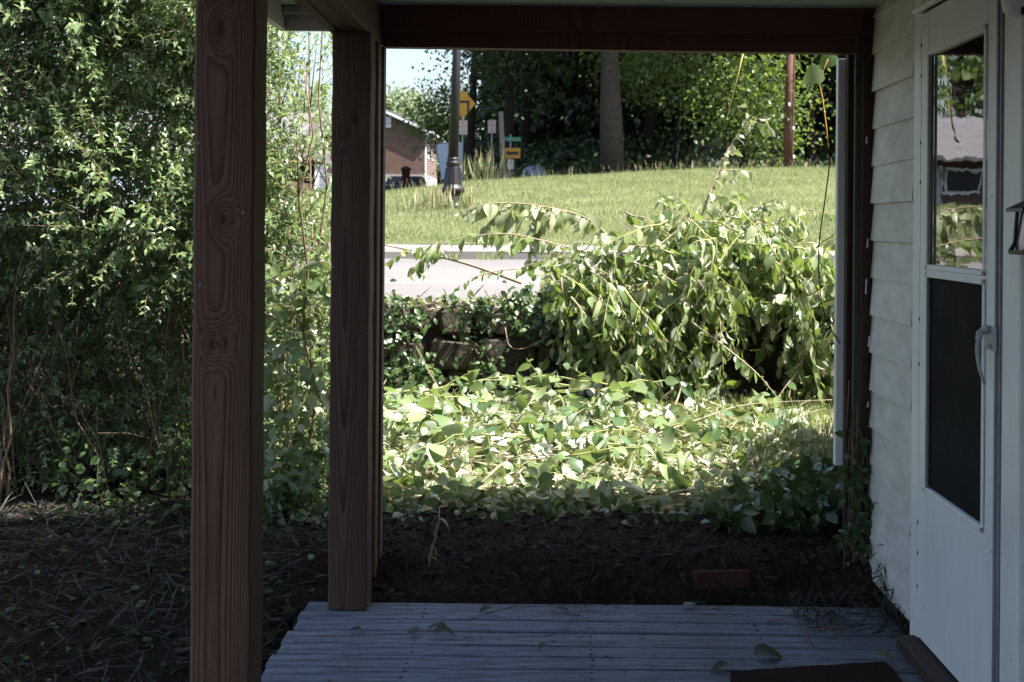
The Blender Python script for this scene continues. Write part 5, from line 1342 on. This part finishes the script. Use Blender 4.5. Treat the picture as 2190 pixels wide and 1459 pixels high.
# second house further left, seen between leaves and in the door glass
H2 = empty('grey_roof_house', (-17, 58, 2), 'long low house with a grey roof across the road at the left', 'house')
build('wall', MB().box(-24, -10.5, 56, 63, 1.5, 4.2), MAT['brick'], H2)
build('roof', MB().prism([(55.2, 4.15), (59.5, 6.0), (63.8, 4.15), (63.8, 4.02), (55.2, 4.02)], 'x', -24.6, -9.9), MAT['roof'], H2)
for x in (-22, -18.5, -14.5):
    w = build('window', MB().box(x, x + 1.6, 55.93, 55.997, 2.7, 3.8), MAT['house_white'], H2); build('pane', MB().box(x + .1, x + 1.5, 55.90, 55.929, 2.8, 3.7), MAT['win_dark'], w)
build('door', MB().box(-12.8, -11.8, 55.93, 55.997, 1.7, 3.7), MAT['grey_panel'], H2)

# ------------------------------------------------------------------ woods
def tree(x, y, r0, h, crown, label, mat_leaf='lf_wood', leaf=0.45, nleaf=1500, bark='bark_dark', group=None, lean=(0, 0), base_flare=1.35, name='woodland_tree', clumps=26):
    gz = float(hill_z(x, y)); e = empty(name, (x, y, gz), label, 'tree', group)
    n = 9; pts = []; rr = []
    for i in range(n):
        t = i / (n - 1); pts.append(Vector((x + lean[0] * t + .08 * math.sin(i * 1.3 + x), y + lean[1] * t, gz - .2 + h * t)))
        rr.append(r0 * (base_flare if i == 0 else 1.12 if i == 1 else 1 - .06 * i))
    mb = MB().tube(pts, rr, 12)
    (cx_, cy_, cz_, ax, ay, az) = crown
    cen = []
    for k in range(clumps):
        u_ = Vector(tuple(rnd_unit(1)[0])) * (R.random() ** 0.4); cen.append(Vector((cx_ + u_.x * ax, cy_ + u_.y * ay, cz_ + u_.z * az)))
    for k in range(7):
        t = pts[-1].lerp(pts[4], R.random() * .8); c = R.choice(cen)
        mb.tube([t, t.lerp(c, .5) + Vector((0, 0, .3)), c], [r0 * .32, r0 * .18, .02], 6)
    build('trunk', mb, MAT[bark], e, smooth=True)
    m = nleaf // clumps; pos = np.concatenate([np.array(c)[None] + NR.normal(size=(m, 3)) * [ax * .22 + .3, ay * .22 + .3, az * .16 + .25] for c in cen])
    nr = rnd_unit(len(pos)) * .8; nr[:, 2] += .7; d = rnd_unit(len(pos)); d[:, 2] -= .25
    scatter('crown', T_QUAD, pos, d, nr, NR.uniform(leaf * .6, leaf * 1.2, len(pos)), MAT[mat_leaf], e)
    return e
# the big trunk
bt = P(1306, 350, 45.0)
tree(bt.x, 45.0, 0.325, 15, (bt.x, 50, 14.0, 6, 5, 4.0), 'big tree with a thick grey furrowed trunk at the middle of the crest', bark='bark', nleaf=4200, leaf=.5, base_flare=1.25, name='big_tree', lean=(.1, 0))
tree(6.2, 46.5, .17, 9, (4.9, 44.3, 11.6, 3.4, 2.2, 2.2), 'added tree, crown out of view, shading the big grey trunk', nleaf=4200, leaf=.45, clumps=40)  # added for its high unseen crown, which keeps sun off the trunk
tree(2.15, 48.2, .15, 9, (-0.6, 45.6, 11.4, 2.6, 1.8, 2.0), 'added tree, crown out of view, shading the woods left of the big trunk', nleaf=3600, leaf=.45, clumps=40)  # crown added above the view to darken the woods behind it
k = 0
G = 'dark trees in the woods'
TL = ['dark woodland tree behind the lamp post', 'dark woodland tree behind the arrow sign', 'dark tree just left of the big grey trunk', 'dark tree just right of the big grey trunk', 'thicker dark tree deep behind the pipe fence post', 'dark tree behind the sunlit young tree', 'slim dark tree left of the red-brown pole', 'dark tree between the red-brown pole and the white stop', 'thick dark tree deep behind the hanging vine'] + ['dark tree of the woods hidden behind the house wall'] * 3
for (px_, y, r0, cx_off, lab) in ((1010, 52, .16, 0, None), (1120, 54, .2, .5, None), (1245, 62, .2, 0, None), (1390, 53, .16, 0, None), (1450, 58, .22, 0, None), (1560, 54, .18, 0, None),
        (1640, 51, .15, 0, None), (1735, 50, .16, 0, None), (1765, 56, .2, 0, None), (1850, 53, .2, 0, None), (1960, 52, .2, 0, None), (2100, 55, .2, 0, None)):
    q_ = P(px_, 350, y)
    tree(q_.x, y, r0, 13, (max(q_.x, 2.4), y + 1.5, 11.5, 4.4, 4.2, 3.3), TL[k], nleaf=2600, leaf=.5, group=G); k += 1
# crown at the left edge of the woods hanging against the sky
l1 = P(1010, 340, 49)
tree(l1.x + 1.2, 49, .18, 9, (P(1055, 150, 49).x, 49, P(1000, 110, 49).z + .9, 1.35, 2.4, 2.1), 'dark leafy tree at the left edge of the woods against the sky', nleaf=11000, leaf=.15, clumps=90)
l1 = P(985, 330, 66)
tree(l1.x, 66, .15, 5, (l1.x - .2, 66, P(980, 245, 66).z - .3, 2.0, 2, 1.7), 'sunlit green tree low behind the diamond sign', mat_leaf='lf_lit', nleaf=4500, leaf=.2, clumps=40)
# understory that catches sun right of the big trunk
u1 = P(1590, 300, 45.2)
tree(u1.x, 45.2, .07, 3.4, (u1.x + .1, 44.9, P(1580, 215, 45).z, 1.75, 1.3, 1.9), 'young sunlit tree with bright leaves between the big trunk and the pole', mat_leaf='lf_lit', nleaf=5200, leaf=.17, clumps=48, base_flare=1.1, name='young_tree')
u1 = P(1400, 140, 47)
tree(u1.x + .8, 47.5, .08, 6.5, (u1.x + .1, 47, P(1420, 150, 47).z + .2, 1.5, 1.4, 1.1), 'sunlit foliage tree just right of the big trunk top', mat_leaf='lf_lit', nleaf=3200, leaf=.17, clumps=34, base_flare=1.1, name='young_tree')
def massleaf(name, n, bx0, bx1, by0, by1, zf, size, mat, label=None):
    x = NR.uniform(bx0, bx1, n); y = NR.uniform(by0, by1, n); p = np.stack([x, y, zf(x, y, NR.random(n))], 1)
    d = rnd_unit(n); nr = rnd_unit(n); nr[:, 2] += .5
    return scatter(name, T_QUAD, p, d, nr, NR.uniform(size * .6, size * 1.2, n), mat)
# deep woods: undergrowth and the far wall of leaves
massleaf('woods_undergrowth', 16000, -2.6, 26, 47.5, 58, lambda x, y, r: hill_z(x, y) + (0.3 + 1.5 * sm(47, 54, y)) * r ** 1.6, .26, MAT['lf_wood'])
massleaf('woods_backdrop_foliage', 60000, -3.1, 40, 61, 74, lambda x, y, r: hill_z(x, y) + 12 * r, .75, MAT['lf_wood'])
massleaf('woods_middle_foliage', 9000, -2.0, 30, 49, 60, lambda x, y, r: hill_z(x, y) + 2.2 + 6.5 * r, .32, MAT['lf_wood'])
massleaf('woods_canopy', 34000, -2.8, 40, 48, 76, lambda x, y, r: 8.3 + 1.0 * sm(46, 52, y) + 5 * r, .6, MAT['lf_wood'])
# distant trees
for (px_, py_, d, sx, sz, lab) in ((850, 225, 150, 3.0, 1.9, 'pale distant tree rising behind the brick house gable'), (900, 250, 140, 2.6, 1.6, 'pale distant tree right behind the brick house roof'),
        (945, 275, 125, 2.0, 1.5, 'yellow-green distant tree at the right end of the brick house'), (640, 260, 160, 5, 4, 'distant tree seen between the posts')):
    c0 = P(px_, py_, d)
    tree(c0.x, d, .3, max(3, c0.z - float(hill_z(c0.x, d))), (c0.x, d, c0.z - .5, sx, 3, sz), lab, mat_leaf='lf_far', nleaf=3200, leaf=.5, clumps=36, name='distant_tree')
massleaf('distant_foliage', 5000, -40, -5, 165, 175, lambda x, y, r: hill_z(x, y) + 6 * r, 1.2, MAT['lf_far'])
# dark tree across the road on the far left, seen in the door glass
tree(-16.5, 66, .45, 9, (-18.5, 66, 10.5, 4.0, 4, 4.2), 'dark broad tree behind the grey-roofed house', mat_leaf='lf_lit', nleaf=6000, leaf=.45, clumps=60)
# fence
fn = empty('chain_fence', (P(1484, 340, 46.2).x, 46.2, 3.1), 'dark pipe fence frame at the edge of the woods', 'fence')
build('rail', MB().tube([P(1470, 279, 46.2), P(1662, 277, 46.2)], .022, 6), MAT['black_metal'], fn)
for px_ in (1485, 1655):
    t_ = P(px_, 270, 46.2); build('fence_post', MB().tube([(t_.x, 46.2, float(hill_z(t_.x, 46.2)) - .1), t_], .03, 6), MAT['black_metal'], fn)
mb = MB(); a, b = P(1485, 279, 46.2), P(1655, 277, 46.2); hgt = a.z - float(hill_z(a.x, 46.2)); nn = 26
for i in range(nn):
    for s in (1, -1):
        x = a.x + (b.x - a.x) * i / nn; x2 = min(max(x + s * hgt, a.x), b.x); hh_ = abs(x2 - x)
        if hh_ > .1: mb.tube([(x, 46.2, a.z), (x2, 46.2, a.z - hh_)], .004, 3, cap=False)
build('fence_mesh', mb, MAT['galv'], fn, kind='stuff', norm=False)
# faded blue dome tarp
tp_ = P(1142, 366, 48.0)
tb = empty('blue_tarp', (tp_.x, 48, float(hill_z(tp_.x, 48))), 'faded blue domed tarp in the shade under the trees', 'tarp')
build('cover', MB().lathe((tp_.x, 48, tp_.z - .35), [(.5, 0), (.47, .22), (.38, .38), (.24, .48), (.1, .53), (0.01, .54)], 14), MAT['tarp_blue'], tb, smooth=True)
